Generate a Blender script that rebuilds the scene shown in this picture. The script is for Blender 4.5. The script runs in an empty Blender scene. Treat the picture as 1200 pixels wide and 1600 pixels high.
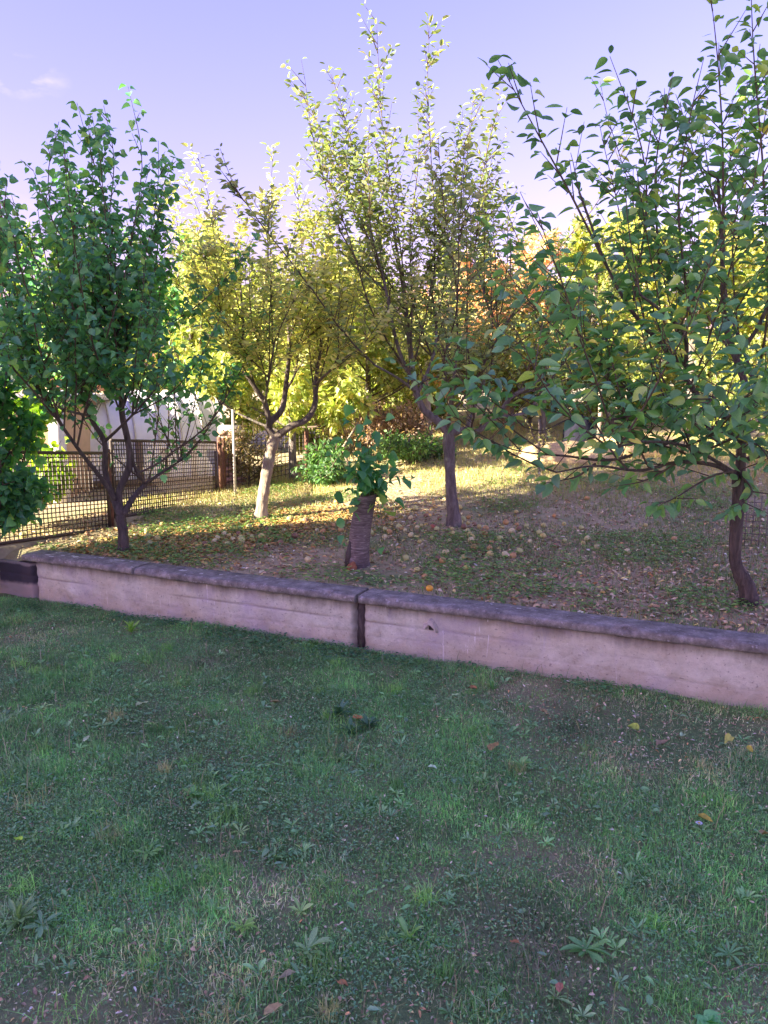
import bpy, math, random
import numpy as np
from mathutils import Vector, Matrix

SC = bpy.context.scene
PI = math.pi
rng = np.random.default_rng(7)
random.seed(7)

# ------------------------------------------------------------------ camera, sky, sun, exposure
CAM_H = 1.70
PITCH = math.atan(200 / 1203)
FPX = 1203.0
cam_d = bpy.data.cameras.new('camera')
cam = bpy.data.objects.new('camera', cam_d)
SC.collection.objects.link(cam)
cam.location = (0, 0, CAM_H)
cam.rotation_euler = (PI / 2 - PITCH, 0, 0)
cam_d.sensor_fit = 'VERTICAL'
cam_d.sensor_height = 36
cam_d.lens = 36 * FPX / 1600
cam_d.clip_start = 0.05
cam_d.clip_end = 3000
SC.camera = cam
SC.render.resolution_x, SC.render.resolution_y = 768, 1024

SUN_ELEV = math.radians(22)
SUN_ROT = math.radians(246)
SKY_STRENGTH = 0.058
SUN_STRENGTH = 4.6
EXPOSURE = 2.7
world = bpy.data.worlds.new("World")
SC.world = world
world.use_nodes = True
wn = world.node_tree
bg = wn.nodes['Background']
sky = wn.nodes.new('ShaderNodeTexSky')
sky.sky_type = 'NISHITA'
sky.sun_disc = False
sky.sun_elevation = SUN_ELEV
sky.sun_rotation = SUN_ROT
sky.air_density = 1.8
sky.dust_density = 0.8
sky.ozone_density = 4.5
tint = wn.nodes.new('ShaderNodeMix'); tint.data_type = 'RGBA'; tint.blend_type = 'MULTIPLY'
tint.inputs[0].default_value = 1.0
tint.inputs[7].default_value = (1.09, 0.645, 1.12, 1)
wn.links.new(sky.outputs[0], tint.inputs[6])
wn.links.new(tint.outputs[2], bg.inputs[0])
bg.inputs[1].default_value = SKY_STRENGTH
def sky_wisp(src, d, size, amount, scale):
    tc = wn.nodes.new('ShaderNodeTexCoord'); nz = wn.nodes.new('ShaderNodeTexNoise'); nz.inputs['Scale'].default_value = scale; nz.inputs['Detail'].default_value = 6
    mp = wn.nodes.new('ShaderNodeMapping'); mp.inputs['Scale'].default_value = (1, 1, 2.4); wn.links.new(tc.outputs['Generated'], mp.inputs[0]); wn.links.new(mp.outputs[0], nz.inputs['Vector'])
    sb = wn.nodes.new('ShaderNodeVectorMath'); sb.operation = 'SUBTRACT'; wn.links.new(tc.outputs['Generated'], sb.inputs[0]); sb.inputs[1].default_value = tuple(d)
    sc_ = wn.nodes.new('ShaderNodeVectorMath'); sc_.operation = 'MULTIPLY'; wn.links.new(sb.outputs[0], sc_.inputs[0]); sc_.inputs[1].default_value = (1 / size, 1 / size, 2.6 / size)
    ln = wn.nodes.new('ShaderNodeVectorMath'); ln.operation = 'LENGTH'; wn.links.new(sc_.outputs[0], ln.inputs[0])
    mr = wn.nodes.new('ShaderNodeMapRange'); mr.inputs[1].default_value = 1.0; mr.inputs[2].default_value = 0.1; wn.links.new(ln.outputs['Value'], mr.inputs[0])
    m2 = wn.nodes.new('ShaderNodeMapRange'); m2.inputs[1].default_value = .48; m2.inputs[2].default_value = .66; wn.links.new(nz.outputs[0], m2.inputs[0])
    ml = wn.nodes.new('ShaderNodeMath'); ml.operation = 'MULTIPLY'; wn.links.new(mr.outputs[0], ml.inputs[0]); wn.links.new(m2.outputs[0], ml.inputs[1])
    m3 = wn.nodes.new('ShaderNodeMath'); m3.operation = 'MULTIPLY'; wn.links.new(ml.outputs[0], m3.inputs[0]); m3.inputs[1].default_value = amount
    mx = wn.nodes.new('ShaderNodeMix'); mx.data_type = 'RGBA'; wn.links.new(m3.outputs[0], mx.inputs[0]); wn.links.new(src, mx.inputs[6]); mx.inputs[7].default_value = (3.6, 3.0, 3.3, 1)
    return mx.outputs[2]
def sky_dir(px, py):
    x, u = (px - 600) / FPX, (800 - py) / FPX; c_, s_ = math.cos(PITCH), math.sin(PITCH)
    return Vector((x, c_ + s_ * u, -s_ + c_ * u)).normalized()
wsrc = sky_wisp(tint.outputs[2], sky_dir(18, 118), .06, .8, 22)
wsrc = sky_wisp(wsrc, sky_dir(-10, 335), .07, .9, 14)
wn.links.new(wsrc, bg.inputs[0])

sun_d = bpy.data.lights.new('sun', 'SUN')
sun_d.energy = SUN_STRENGTH
sun_d.angle = math.radians(0.6)
sun_d.color = (1.0, 0.88, 0.66)
sun = bpy.data.objects.new('sun', sun_d)
SC.collection.objects.link(sun)
sv = Vector((math.sin(SUN_ROT) * math.cos(SUN_ELEV), math.cos(SUN_ROT) * math.cos(SUN_ELEV), math.sin(SUN_ELEV)))
sun.rotation_euler = sv.to_track_quat('Z', 'Y').to_euler()
SC.view_settings.view_transform = 'Standard'
SC.view_settings.look = 'None'
SC.view_settings.exposure = EXPOSURE
SC.view_settings.gamma = 1
SC.view_settings.use_curve_mapping = False
SC.cycles.max_bounces = 12
SC.cycles.diffuse_bounces = 9
SC.cycles.transmission_bounces = 8
SC.cycles.transparent_max_bounces = 4
SC.cycles.use_denoising = True

# ------------------------------------------------------------------ coordinates
def ray(px, py):
    x = (px - 600) / FPX; u = (800 - py) / FPX
    c, s = math.cos(PITCH), math.sin(PITCH)
    return np.array([x, c + s * u, -s + c * u])
def at(px, py, Y):                       # point on the ray at world depth Y
    r = ray(px, py); t = Y / r[1]
    return np.array([0, 0, CAM_H]) + r * t
def atz(px, py, z):
    r = ray(px, py); t = (z - CAM_H) / r[2]
    return np.array([0, 0, CAM_H]) + r * t

A0 = atz(40, 868, 0.34); A1 = atz(1200, 1010, 0.34)
WD = (A1 - A0)[:2]; WD = WD / np.linalg.norm(WD)
WN = np.array([-WD[1], WD[0]])
WO = atz(557, 931, 0.34)[:2]
def uv_xy(u, s): return WO[0] + u * WD[0] + s * WN[0], WO[1] + u * WD[1] + s * WN[1]
def xy_uv(x, y): return (x - WO[0]) * WD[0] + (y - WO[1]) * WD[1], (x - WO[0]) * WN[0] + (y - WO[1]) * WN[1]
U_LEFT = xy_uv(A0[0], A0[1])[0]

def hsh(ix, iy, seed=0):
    n = (ix.astype(np.int64) * 374761393 + iy.astype(np.int64) * 668265263 + seed * 1442695041) & 0xFFFFFFFF
    n = ((n ^ (n >> 13)) * 1274126177) & 0xFFFFFFFF
    n = n ^ (n >> 16)
    return (n & 0xFFFF) / 65535.0
def vnoise(x, y, seed=0):
    x = np.asarray(x, float); y = np.asarray(y, float)
    ix = np.floor(x); iy = np.floor(y); fx = x - ix; fy = y - iy
    fx = fx * fx * (3 - 2 * fx); fy = fy * fy * (3 - 2 * fy)
    a = hsh(ix, iy, seed); b = hsh(ix + 1, iy, seed); c = hsh(ix, iy + 1, seed); d = hsh(ix + 1, iy + 1, seed)
    return a + (b - a) * fx + (c - a) * fy + (a - b - c + d) * fx * fy
def fbm(x, y, seed=0, o=4):
    r = 0; a = .5; t = 0
    for i in range(o):
        r = r + a * vnoise(x * 2 ** i, y * 2 ** i, seed + i * 17); t += a; a *= .5
    return r / t
def sstep(a, b, x):
    t = np.clip((np.asarray(x, float) - a) / (b - a), 0, 1); return t * t * (3 - 2 * t)

def zg(x, y):                            # orchard ground height
    x = np.asarray(x, float); y = np.asarray(y, float)
    u, s = xy_uv(x, y)
    z = 0.315 + 0.012 * np.clip(s, 0, 40)
    yy = np.clip(y - 7.3, 0, 7.5)
    z = z + 0.10 * yy * sstep(-2.2, 1.6, x)
    z = z - 0.09 * (1 - sstep(U_LEFT - 0.3, U_LEFT + 0.1, u)) * (1 - sstep(0, .22, s))
    z = z + 0.03 * (fbm(x * 1.3, y * 1.3, 3) - .5) + 0.012 * (fbm(x * 9, y * 9, 5) - .5)
    return z
def zl(x, y):                            # lawn height
    return -0.03 + 0.05 * (fbm(x * 1.6, y * 1.6, 11) - .5) + 0.035 * (fbm(x * 7, y * 7, 12) - .5)
def onground(px, py):
    z = 0.34
    for _ in range(12):
        p = atz(px, py, z) if ray(px, py)[2] < -1e-3 else at(px, py, 14)
        z = 0.5 * z + 0.5 * float(zg(p[0], p[1]))
    return np.array([p[0], p[1], float(zg(p[0], p[1]))])
def onlawn(px, py):
    p = atz(px, py, 0.0)
    return np.array([p[0], p[1], float(zl(p[0], p[1]))])

# ------------------------------------------------------------------ mesh helpers
COL = SC.collection
def tagp(o, label=None, cat=None, group=None, kind=None):
    if label: o['label'] = label
    if cat: o['category'] = cat
    if group: o['group'] = group
    if kind: o['kind'] = kind
    return o
def empty(name, loc, label=None, cat=None, group=None, rz=0):
    o = bpy.data.objects.new(name, None); COL.objects.link(o)
    o.location = tuple(loc); o.rotation_euler = (0, 0, rz); o.empty_display_size = .1
    return tagp(o, label, cat, group)
def mesh_arrays(name, V, F, mat, cols=None, smooth=False):
    """V (n,3); F list of index arrays (m,k), k const in each."""
    me = bpy.data.meshes.new(name)
    if isinstance(F, np.ndarray): F = [F]
    F = [f for f in F if len(f)]
    V = np.asarray(V, dtype=np.float32)
    me.vertices.add(len(V)); me.vertices.foreach_set('co', V.ravel())
    loops = np.concatenate([f.ravel() for f in F]).astype(np.int32)
    tot = np.concatenate([np.full(len(f), f.shape[1], np.int32) for f in F])
    st = np.concatenate([[0], np.cumsum(tot)[:-1]]).astype(np.int32)
    me.loops.add(len(loops)); me.loops.foreach_set('vertex_index', loops)
    me.polygons.add(len(tot)); me.polygons.foreach_set('loop_start', st)
    try: me.polygons.foreach_set('loop_total', tot)
    except Exception: pass
    if smooth: me.polygons.foreach_set('use_smooth', np.ones(len(tot), bool))
    me.update(calc_edges=True)
    if cols is not None:
        ca = me.color_attributes.new('Col', 'FLOAT_COLOR', 'POINT')
        c4 = np.ones((len(V), 4), np.float32); c4[:, :3] = cols
        ca.data.foreach_set('color', c4.ravel())
    if mat: me.materials.append(mat)
    me.validate()
    return me
def link(name, me, parent=None, loc=None):
    o = bpy.data.objects.new(name, me); COL.objects.link(o)
    if parent is not None: o.parent = parent
    if loc is not None: o.location = tuple(loc)
    return o

class MB:
    """collects pieces into one mesh"""
    def __init__(s): s.V = []; s.F = {}; s.C = []; s.n = 0
    def add(s, V, F, col=None):
        V = np.asarray(V, float)
        for f in (F if isinstance(F, list) else [F]):
            f = np.asarray(f, int)
            if len(f): s.F.setdefault(f.shape[1], []).append(f + s.n)
        s.V.append(V); s.n += len(V)
        if col is not None:
            c = np.asarray(col, float); s.C.append(np.broadcast_to(c, (len(V), 3)))
    def box(s, c, size, rz=0, rot=None, col=None):
        x, y, z = [q / 2 for q in size]
        V = np.array([[i, j, k] for i in (-x, x) for j in (-y, y) for k in (-z, z)], float)
        R = np.array(rot) if rot is not None else np.array([[math.cos(rz), -math.sin(rz), 0], [math.sin(rz), math.cos(rz), 0], [0, 0, 1]])
        F = np.array([[0, 1, 3, 2], [4, 6, 7, 5], [0, 4, 5, 1], [2, 3, 7, 6], [0, 2, 6, 4], [1, 5, 7, 3]])
        s.add(V @ R.T + np.array(c), F, col)
    def bar(s, a, b, w, h=None, col=None):
        a = np.array(a, float); b = np.array(b, float); d = b - a; L = np.linalg.norm(d); d /= L
        up = np.array([0, 0, 1.]) if abs(d[2]) < .95 else np.array([0, 1., 0])
        e = np.cross(d, up); e /= np.linalg.norm(e); f = np.cross(e, d)
        s.box((a + b) / 2, (L, w, h or w), rot=np.stack([d, e, f], 1), col=col)
    def tube(s, P, r, n=8, col=None, cap=True, wob=0):
        P = np.asarray(P, float); m = len(P)
        r = np.broadcast_to(np.asarray(r, float), (m,))
        T = np.gradient(P, axis=0); T /= np.linalg.norm(T, axis=1)[:, None] + 1e-9
        ref = np.array([1., 0, 0]) if abs(T[0][0]) < .8 else np.array([0, 1., 0])
        E = np.cross(T, ref); E /= np.linalg.norm(E, axis=1)[:, None]
        G = np.cross(T, E)
        a = np.arange(n) / n * 2 * PI
        rr = r[:, None] * np.ones(n)
        if wob: rr = rr * (1 + wob * (fbm(np.cos(a)[None] * 1.6 + P[0, 0] * 9 + 20, np.sin(a)[None] * 1.6 + np.arange(m)[:, None] * (.8 if m < 40 else .16) + 20, 31, 3) - .5) * 2)
        V = P[:, None] + rr[..., None] * (E[:, None] * np.cos(a)[None, :, None] + G[:, None] * np.sin(a)[None, :, None])
        i = np.arange(m - 1)[:, None] * n; j = np.arange(n)[None]
        F = np.stack([i + j, i + (j + 1) % n, i + n + (j + 1) % n, i + n + j], -1).reshape(-1, 4)
        V = V.reshape(-1, 3)
        if cap:
            V = np.vstack([V, P[0], P[-1]])
            k = np.arange(n)
            F3 = np.vstack([np.stack([(k + 1) % n, k, np.full(n, m * n)], 1),
                            np.stack([(m - 1) * n + k, (m - 1) * n + (k + 1) % n, np.full(n, m * n + 1)], 1)])
            s.add(V, [F, F3], col)
        else: s.add(V, F, col)
    def build(s, name, mat, parent=None, smooth=False, kind=None, loc=None):
        me = mesh_arrays(name, np.vstack(s.V), [np.vstack(f) for f in s.F.values()], mat, np.vstack(s.C) if s.C else None, smooth)
        o = link(name, me, parent, loc)
        if kind: o['kind'] = kind
        return o

def grid_mesh(name, X, Y, Z, mat, parent=None, smooth=True, cols=None, flip=False):
    h, w = X.shape
    V = np.stack([X, Y, Z], -1).reshape(-1, 3)
    i = np.arange(h - 1)[:, None] * w; j = np.arange(w - 1)[None]
    F = np.stack([i + j, i + j + 1, i + w + j + 1, i + w + j], -1).reshape(-1, 4)
    if flip: F = F[:, ::-1]
    return link(name, mesh_arrays(name, V, F, mat, cols, smooth), parent)

# ------------------------------------------------------------------ materials
def newmat(name):
    m = bpy.data.materials.new(name); m.use_nodes = True
    n = m.node_tree; p = n.nodes['Principled BSDF']
    return m, n, p
def N(nt, typ, **kw):
    n = nt.nodes.new(typ)
    for k, v in kw.items():
        if k.startswith('i'): n.inputs[int(k[1:])].default_value = v
        else: setattr(n, k, v)
    return n
def ramp(nt, fac, stops):
    r = nt.nodes.new('ShaderNodeValToRGB'); cr = r.color_ramp
    while len(cr.elements) < len(stops): cr.elements.new(.5)
    for e, (p, c) in zip(cr.elements, stops):
        e.position = p; e.color = (*c, 1)
    nt.links.new(fac, r.inputs[0]); return r.outputs[0]
def noise(nt, scale, detail=5, rough=.6, vec=None, stretch=None, dist=0):
    n = nt.nodes.new('ShaderNodeTexNoise'); n.inputs['Scale'].default_value = scale
    n.inputs['Detail'].default_value = detail; n.inputs['Roughness'].default_value = rough; n.inputs['Distortion'].default_value = dist
    tc = nt.nodes.new('ShaderNodeTexCoord')
    src = vec or tc.outputs['Object']
    if stretch:
        mp = nt.nodes.new('ShaderNodeMapping'); mp.inputs['Scale'].default_value = stretch
        nt.links.new(src, mp.inputs[0]); src = mp.outputs[0]
    nt.links.new(src, n.inputs['Vector'])
    return n.outputs[0]
def mixc(nt, a, b, f, mode='MIX'):
    m = nt.nodes.new('ShaderNodeMix'); m.data_type = 'RGBA'; m.blend_type = mode
    for s, v in ((6, a), (7, b)):
        if isinstance(v, tuple): m.inputs[s].default_value = (*v, 1)
        else: nt.links.new(v, m.inputs[s])
    if isinstance(f, (int, float)): m.inputs[0].default_value = f
    else: nt.links.new(f, m.inputs[0])
    return m.outputs[2]
def bump(nt, p, h, strength=.4, dist=.01):
    b = nt.nodes.new('ShaderNodeBump'); b.inputs['Strength'].default_value = strength; b.inputs['Distance'].default_value = dist
    nt.links.new(h, b.inputs['Height']); nt.links.new(b.outputs[0], p.inputs['Normal'])
def simple(name, col, rough=.8, scale=12, var=.25, b=.3, metal=0, stretch=None):
    m, nt, p = newmat(name)
    f = noise(nt, scale, 6, .65, stretch=stretch)
    c0 = tuple(c * (1 - var) for c in col); c1 = tuple(min(1, c * (1 + var)) for c in col)
    nt.links.new(ramp(nt, f, [(.3, c0), (.7, c1)]), p.inputs['Base Color'])
    p.inputs['Roughness'].default_value = rough; p.inputs['Metallic'].default_value = metal
    if b: bump(nt, p, f, b)
    return m
def leafmat(name, trans=.4, gloss=.08, rough=.45, tcol=(1.25, 1.25, .6)):
    m = bpy.data.materials.new(name); m.use_nodes = True; nt = m.node_tree
    for n in list(nt.nodes): nt.nodes.remove(n)
    out = nt.nodes.new('ShaderNodeOutputMaterial')
    at_ = nt.nodes.new('ShaderNodeAttribute'); at_.attribute_name = 'Col'
    f = noise(nt, 30, 3)
    base = mixc(nt, at_.outputs['Color'], ramp(nt, f, [(.3, (.75, .75, .75)), (.7, (1.2, 1.2, 1.2))]), 1.0, 'MULTIPLY')
    d = nt.nodes.new('ShaderNodeBsdfDiffuse'); nt.links.new(base, d.inputs[0])
    t = nt.nodes.new('ShaderNodeBsdfTranslucent'); nt.links.new(mixc(nt, base, tcol, 1.0, 'MULTIPLY'), t.inputs[0])
    mx = nt.nodes.new('ShaderNodeMixShader'); mx.inputs[0].default_value = trans
    nt.links.new(d.outputs[0], mx.inputs[1]); nt.links.new(t.outputs[0], mx.inputs[2])
    g = nt.nodes.new('ShaderNodeBsdfGlossy'); g.inputs['Roughness'].default_value = rough
    g.inputs[0].default_value = (.9, .9, .9, 1)
    m2 = nt.nodes.new('ShaderNodeMixShader'); m2.inputs[0].default_value = gloss
    nt.links.new(mx.outputs[0], m2.inputs[1]); nt.links.new(g.outputs[0], m2.inputs[2])
    nt.links.new(m2.outputs[0], out.inputs[0])
    return m
def attrmat(name, rough=.8, var=.2, scale=40):
    m, nt, p = newmat(name)
    a = nt.nodes.new('ShaderNodeAttribute'); a.attribute_name = 'Col'
    f = noise(nt, scale, 4)
    nt.links.new(mixc(nt, a.outputs['Color'], ramp(nt, f, [(.3, (1 - var,) * 3), (.7, (1 + var,) * 3)]), 1.0, 'MULTIPLY'), p.inputs['Base Color'])
    p.inputs['Roughness'].default_value = rough
    return m

def bark_mat(name, c0, c1, lichen=0.0, vert=True):
    m, nt, p = newmat(name)
    f = noise(nt, 26, 8, .7, stretch=(1, 1, .25) if vert else (.3, .3, 3.2), dist=.6)
    c = ramp(nt, f, [(.3, c0), (.55, tuple((a + b) / 2 for a, b in zip(c0, c1))), (.72, c1)])
    if lichen:
        l = noise(nt, 9, 5, .6)
        c = mixc(nt, c, (.34, .36, .27), ramp(nt, l, [(.62 - lichen * .2, (0, 0, 0)), (.72, (1, 1, 1))]))
    nt.links.new(c, p.inputs['Base Color']); p.inputs['Roughness'].default_value = .9
    bump(nt, p, f, 1.0, .03)
    return m

M = {}
M['leaf'] = leafmat('leaf', .55, .04)
M['leaf_dark'] = leafmat('leaf_dark', .4, .07, .45)
M['grass'] = leafmat('grass_blade', .3, .06, .5, (1.15, 1.15, .6))
M['litter'] = attrmat('dry_leaf', .85, .3, 60)
M['bark_grey'] = bark_mat('bark_grey', (.07, .055, .05), (.34, .29, .26), .15)
M['bark_pale'] = bark_mat('bark_pale', (.20, .15, .115), (.50, .42, .33), .2)
M['bark_dark'] = bark_mat('bark_dark', (.035, .026, .024), (.19, .15, .13))
M['bark_apple'] = bark_mat('bark_apple', (.06, .045, .04), (.24, .19, .16), .15)
M['twig'] = simple('twig', (.10, .07, .05), .8, 20, .3, .2)
M['rust'] = simple('rusty_paint', (.16, .075, .05), .75, 25, .45, .3)
M['iron'] = simple('dark_iron', (.07, .05, .045), .6, 30, .4, .2)
M['pole'] = simple('galvanised_pole', (.55, .5, .46), .5, 20, .15, .1, .3)
M['plaster_orange'] = simple('orange_plaster', (.58, .40, .27), .9, 4, .15, .2)
M['plaster_white'] = simple('white_plaster', (.72, .68, .66), .85, 3, .1, .2)
M['film'] = simple('greenhouse_film', (.72, .70, .80), .4, 5, .08, .2)
M['brick'] = simple('brick_face', (.36, .21, .15), .9, 14, .3, .3)
M['tile'] = simple('roof_tile_clay', (.30, .11, .07), .85, 10, .35, .3)
M['wood'] = simple('weathered_wood', (.22, .15, .10), .85, 8, .35, .3, stretch=(1, 1, .2))
M['tarp'] = simple('grey_tarp', (.018, .018, .03), .95, 6, .3, .4)
for _n in [M['tarp'].node_tree.nodes['Principled BSDF']]: _n.inputs['Specular IOR Level'].default_value = .05
M['straw'] = simple('straw', (.52, .38, .19), .95, 45, .35, .8)
M['stone'] = simple('field_stone', (.33, .30, .29), .9, 9, .3, .5)

# concrete of the retaining wall
def concrete():
    m, nt, p = newmat('old_concrete')
    big = noise(nt, 1.7, 4, .55); mid = noise(nt, 9, 7, .7); fine = noise(nt, 90, 4, .7)
    streak = noise(nt, 7, 6, .7, stretch=(1, 1, .12))
    c = ramp(nt, mid, [(.25, (.30, .27, .22)), (.42, (.54, .52, .42)), (.58, (.65, .63, .52)), (.78, (.76, .74, .63))])
    c = mixc(nt, c, (.52, .42, .28), ramp(nt, big, [(.4, (0, 0, 0)), (.7, (.55, .55, .55))]))
    c = mixc(nt, c, (.62, .58, .60), ramp(nt, streak, [(.58, (0, 0, 0)), (.72, (.75, .75, .75))]))
    tc = nt.nodes.new('ShaderNodeTexCoord'); sp = nt.nodes.new('ShaderNodeSeparateXYZ'); nt.links.new(tc.outputs['Object'], sp.inputs[0])
    # dark grime hanging from under the coping, brown splash-back above the soil
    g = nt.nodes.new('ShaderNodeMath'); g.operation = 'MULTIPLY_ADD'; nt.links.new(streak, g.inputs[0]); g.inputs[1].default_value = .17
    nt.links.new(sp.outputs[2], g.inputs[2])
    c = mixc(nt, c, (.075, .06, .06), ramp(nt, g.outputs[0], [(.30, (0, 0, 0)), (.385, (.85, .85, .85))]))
    g2 = nt.nodes.new('ShaderNodeMath'); g2.operation = 'MULTIPLY_ADD'; nt.links.new(mid, g2.inputs[0]); g2.inputs[1].default_value = .12
    nt.links.new(sp.outputs[2], g2.inputs[2])
    c = mixc(nt, (.46, .38, .27), c, ramp(nt, g2.outputs[0], [(.06, (.25, .25, .25)), (.17, (1, 1, 1))]))
    at_ = nt.nodes.new('ShaderNodeAttribute'); at_.attribute_name = 'Col'
    c = mixc(nt, c, (.10, .075, .07), at_.outputs['Fac'])
    nt.links.new(c, p.inputs['Base Color']); p.inputs['Roughness'].default_value = .92
    spk = noise(nt, 55, 3, .6); c = mixc(nt, c, (.20, .17, .16), ramp(nt, spk, [(.60, (0, 0, 0)), (.70, (.6, .6, .6))]))
    thin = noise(nt, 60, 2, .5, stretch=(1, 1, .06)); thin2 = noise(nt, 2.2, 3, .5)
    c = mixc(nt, c, (.80, .77, .74), mixc(nt, (0.0, 0.0, 0.0), ramp(nt, thin, [(.66, (0, 0, 0)), (.70, (.7, .7, .7))]), ramp(nt, thin2, [(.48, (0, 0, 0)), (.6, (1, 1, 1))])))
    c = mixc(nt, c, (.40, .35, .42), ramp(nt, noise(nt, 3.1, 4, .6), [(.5, (0, 0, 0)), (.7, (.55, .55, .55))]))
    nt.links.new(c, p.inputs['Base Color'])
    h = mixc(nt, mixc(nt, mid, fine, .45), spk, .3)
    bump(nt, p, h, .9, .012)
    return m
def coping_mat():
    m, nt, p = newmat('coping_concrete')
    mid = noise(nt, 11, 8, .75); fine = noise(nt, 120, 3, .7); sp = noise(nt, 38, 3, .5)
    c = ramp(nt, mid, [(.3, (.08, .072, .065)), (.5, (.22, .20, .18)), (.7, (.44, .40, .37))])
    c = mixc(nt, c, (.42, .39, .40), ramp(nt, sp, [(.62, (0, 0, 0)), (.70, (.8, .8, .8))]))
    c = mixc(nt, c, (.12, .10, .07), ramp(nt, fine, [(.55, (0, 0, 0)), (.7, (.5, .5, .5))]))
    nt.links.new(c, p.inputs['Base Color']); p.inputs['Roughness'].default_value = .95
    bump(nt, p, mixc(nt, mid, fine, .5), .8, .008)
    return m
M['concrete'] = concrete(); M['coping'] = coping_mat()
M['mortar'] = simple('mortar_patch', (.52, .46, .42), .95, 40, .25, .8)
M['lichen'] = simple('pale_lichen', (.55, .53, .50), .95, 80, .25, .3)

def ground_mat(name, kind):
    m, nt, p = newmat(name)
    a = noise(nt, .9, 5, .6); b = noise(nt, 7, 8, .75); c = noise(nt, 60, 6, .7)
    soil = ramp(nt, b, [(.3, (.26, .20, .12)), (.5, (.46, .37, .22)), (.7, (.66, .54, .36))])
    gr = ramp(nt, c, [(.3, (.08, .13, .05)), (.6, (.17, .26, .09)), (.8, (.36, .34, .18))])
    lo, hi = (.52, .64) if kind == 'orchard' else (.33, .52)
    col = mixc(nt, soil, gr, ramp(nt, mixc(nt, a, b, .35), [(lo, (0, 0, 0)), (hi, (1, 1, 1))]))
    nt.links.new(col, p.inputs['Base Color']); p.inputs['Roughness'].default_value = 1
    bump(nt, p, mixc(nt, b, c, .5), .9, .03)
    return m
M['lawn'] = ground_mat('lawn_soil', 'lawn'); M['orchard'] = ground_mat('orchard_soil', 'orchard')

# ------------------------------------------------------------------ ground
def axis(parts):
    a = []
    for lo, hi, n in parts: a += list(np.linspace(lo, hi, n, endpoint=False))
    return np.array(a + [parts[-1][1]])
uu = axis([(-300, -12, 14), (-12, -5, 30), (-5, 7, 170), (7, 14, 30), (14, 300, 14)])
ss = axis([(0.06, 5, 75), (5, 14, 90), (14, 30, 20), (30, 600, 14)])
U, S = np.meshgrid(uu, ss); X, Y = uv_xy(U, S)
o = grid_mesh('orchard_ground', X, Y, zg(X, Y), M['orchard']); o['kind'] = 'structure'
ss = axis([(-300, -8, 12), (-8, -5.6, 12), (-5.6, 0.06, 130)])
U, S = np.meshgrid(uu, ss); X, Y = uv_xy(U, S)
o = grid_mesh('lawn', X, Y, zl(X, Y), M['lawn']); o['kind'] = 'structure'

# ------------------------------------------------------------------ retaining wall
HW = 0.34
wall = empty('retaining_wall', (WO[0], WO[1], 0), 'low concrete retaining wall with dark stone coping between the lawn and the orchard', 'wall', rz=math.atan2(WD[1], WD[0]))
def wall_body(u0, u1, top, setback, seed, name, parent, mat, hole=None):
    n = int((u1 - u0) / .014); k = 44
    u = np.linspace(u0, u1, n); z = np.linspace(-.12, top, k)
    Ug, Zg = np.meshgrid(u, z)
    rel = .014 * (fbm(Ug * 3, Zg * 5, seed) - .5) + .013 * (fbm(Ug * 16, Zg * 16, seed + 1) - .5)
    # shuttering board joints: shallow grooves running along the face
    gro = 0; endd = 0
    for zz, am, ph in ((.165, .007, 0), (.075, .003, 2)):
        line = zz + .03 * (fbm(u * 1.1 + ph, u * 0, seed + 5) - .5)
        gg = np.exp(-((Zg - line[None]) / .0055) ** 2) * np.clip(-.15 + 1.5 * vnoise(Ug * 2.3, Ug * 0, seed + 9 + ph), 0, 1)
        rel = rel + am * gg; gro = gro + gg * (.5 if am > .005 else .12)
    # crumbled pits under the coping and at the foot
    pit = np.clip(fbm(Ug * 7, Zg * 9, seed + 21) - .60, 0, 1) * .10 * (np.exp(-((Zg - top) / .05) ** 2) + .5 * np.exp(-((Zg) / .05) ** 2))
    rel = rel + pit
    if u1 - u0 > 1:                       # ragged ends at the open joint
        for ue in (u0, u1):
            endd = endd + np.exp(-((Ug - ue) / .03) ** 2) * .8
            rel = rel + .05 * np.exp(-((Ug - ue) / (.012 + .012 * vnoise(Zg * 30, Zg * 0, seed + 3))) ** 2)
    Yg = setback + rel
    V = np.stack([Ug, Yg, Zg], -1).reshape(-1, 3)
    dirt_shade = np.clip(gro * 1.1 + pit * 14 + endd, 0, 1).reshape(-1)  # joint dirt plus recess shade put into vertex colour, relief alone reads faint
    m = MB()
    i = np.arange(k - 1)[:, None] * n; j = np.arange(n - 1)[None]
    m.add(V, np.stack([i + j, i + j + 1, i + n + j + 1, i + n + j], -1).reshape(-1, 4), np.stack([dirt_shade] * 3, 1))
    yb = setback + .17                   # back, top and ends
    Vb = np.array([[u0, setback + .052, -.12], [u1, setback + .052, -.12], [u1, yb, -.12], [u0, yb, -.12],
                   [u0, setback + .052, top], [u1, setback + .052, top], [u1, yb, top], [u0, yb, top]])
    m.add(Vb, col=(.3, .3, .3), F=np.array([[4, 5, 6, 7], [2, 3, 7, 6], [1, 2, 6, 5], [3, 0, 4, 7]]))
    Vt = np.concatenate([V[-n:], np.stack([u, np.full(n, yb), np.full(n, top - .001)], 1)])
    j = np.arange(n - 1); m.add(Vt, np.stack([j, j + 1, n + j + 1, n + j], 1), (.5, .5, .5))
    return m.build(name, mat, parent, smooth=False)
CT = .05
wall_body(U_LEFT + .04, -.018, HW - CT, .03, 41, 'wall_panel', wall, M['concrete'])
wall_body(.020, 7.5, HW - CT, .034, 57, 'wall_panel', wall, M['concrete'])
m = MB(); m.box((0.0, .12, .09), (.06, .10, .40)); m.build('joint_fill', M['bark_dark'], wall)
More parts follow.
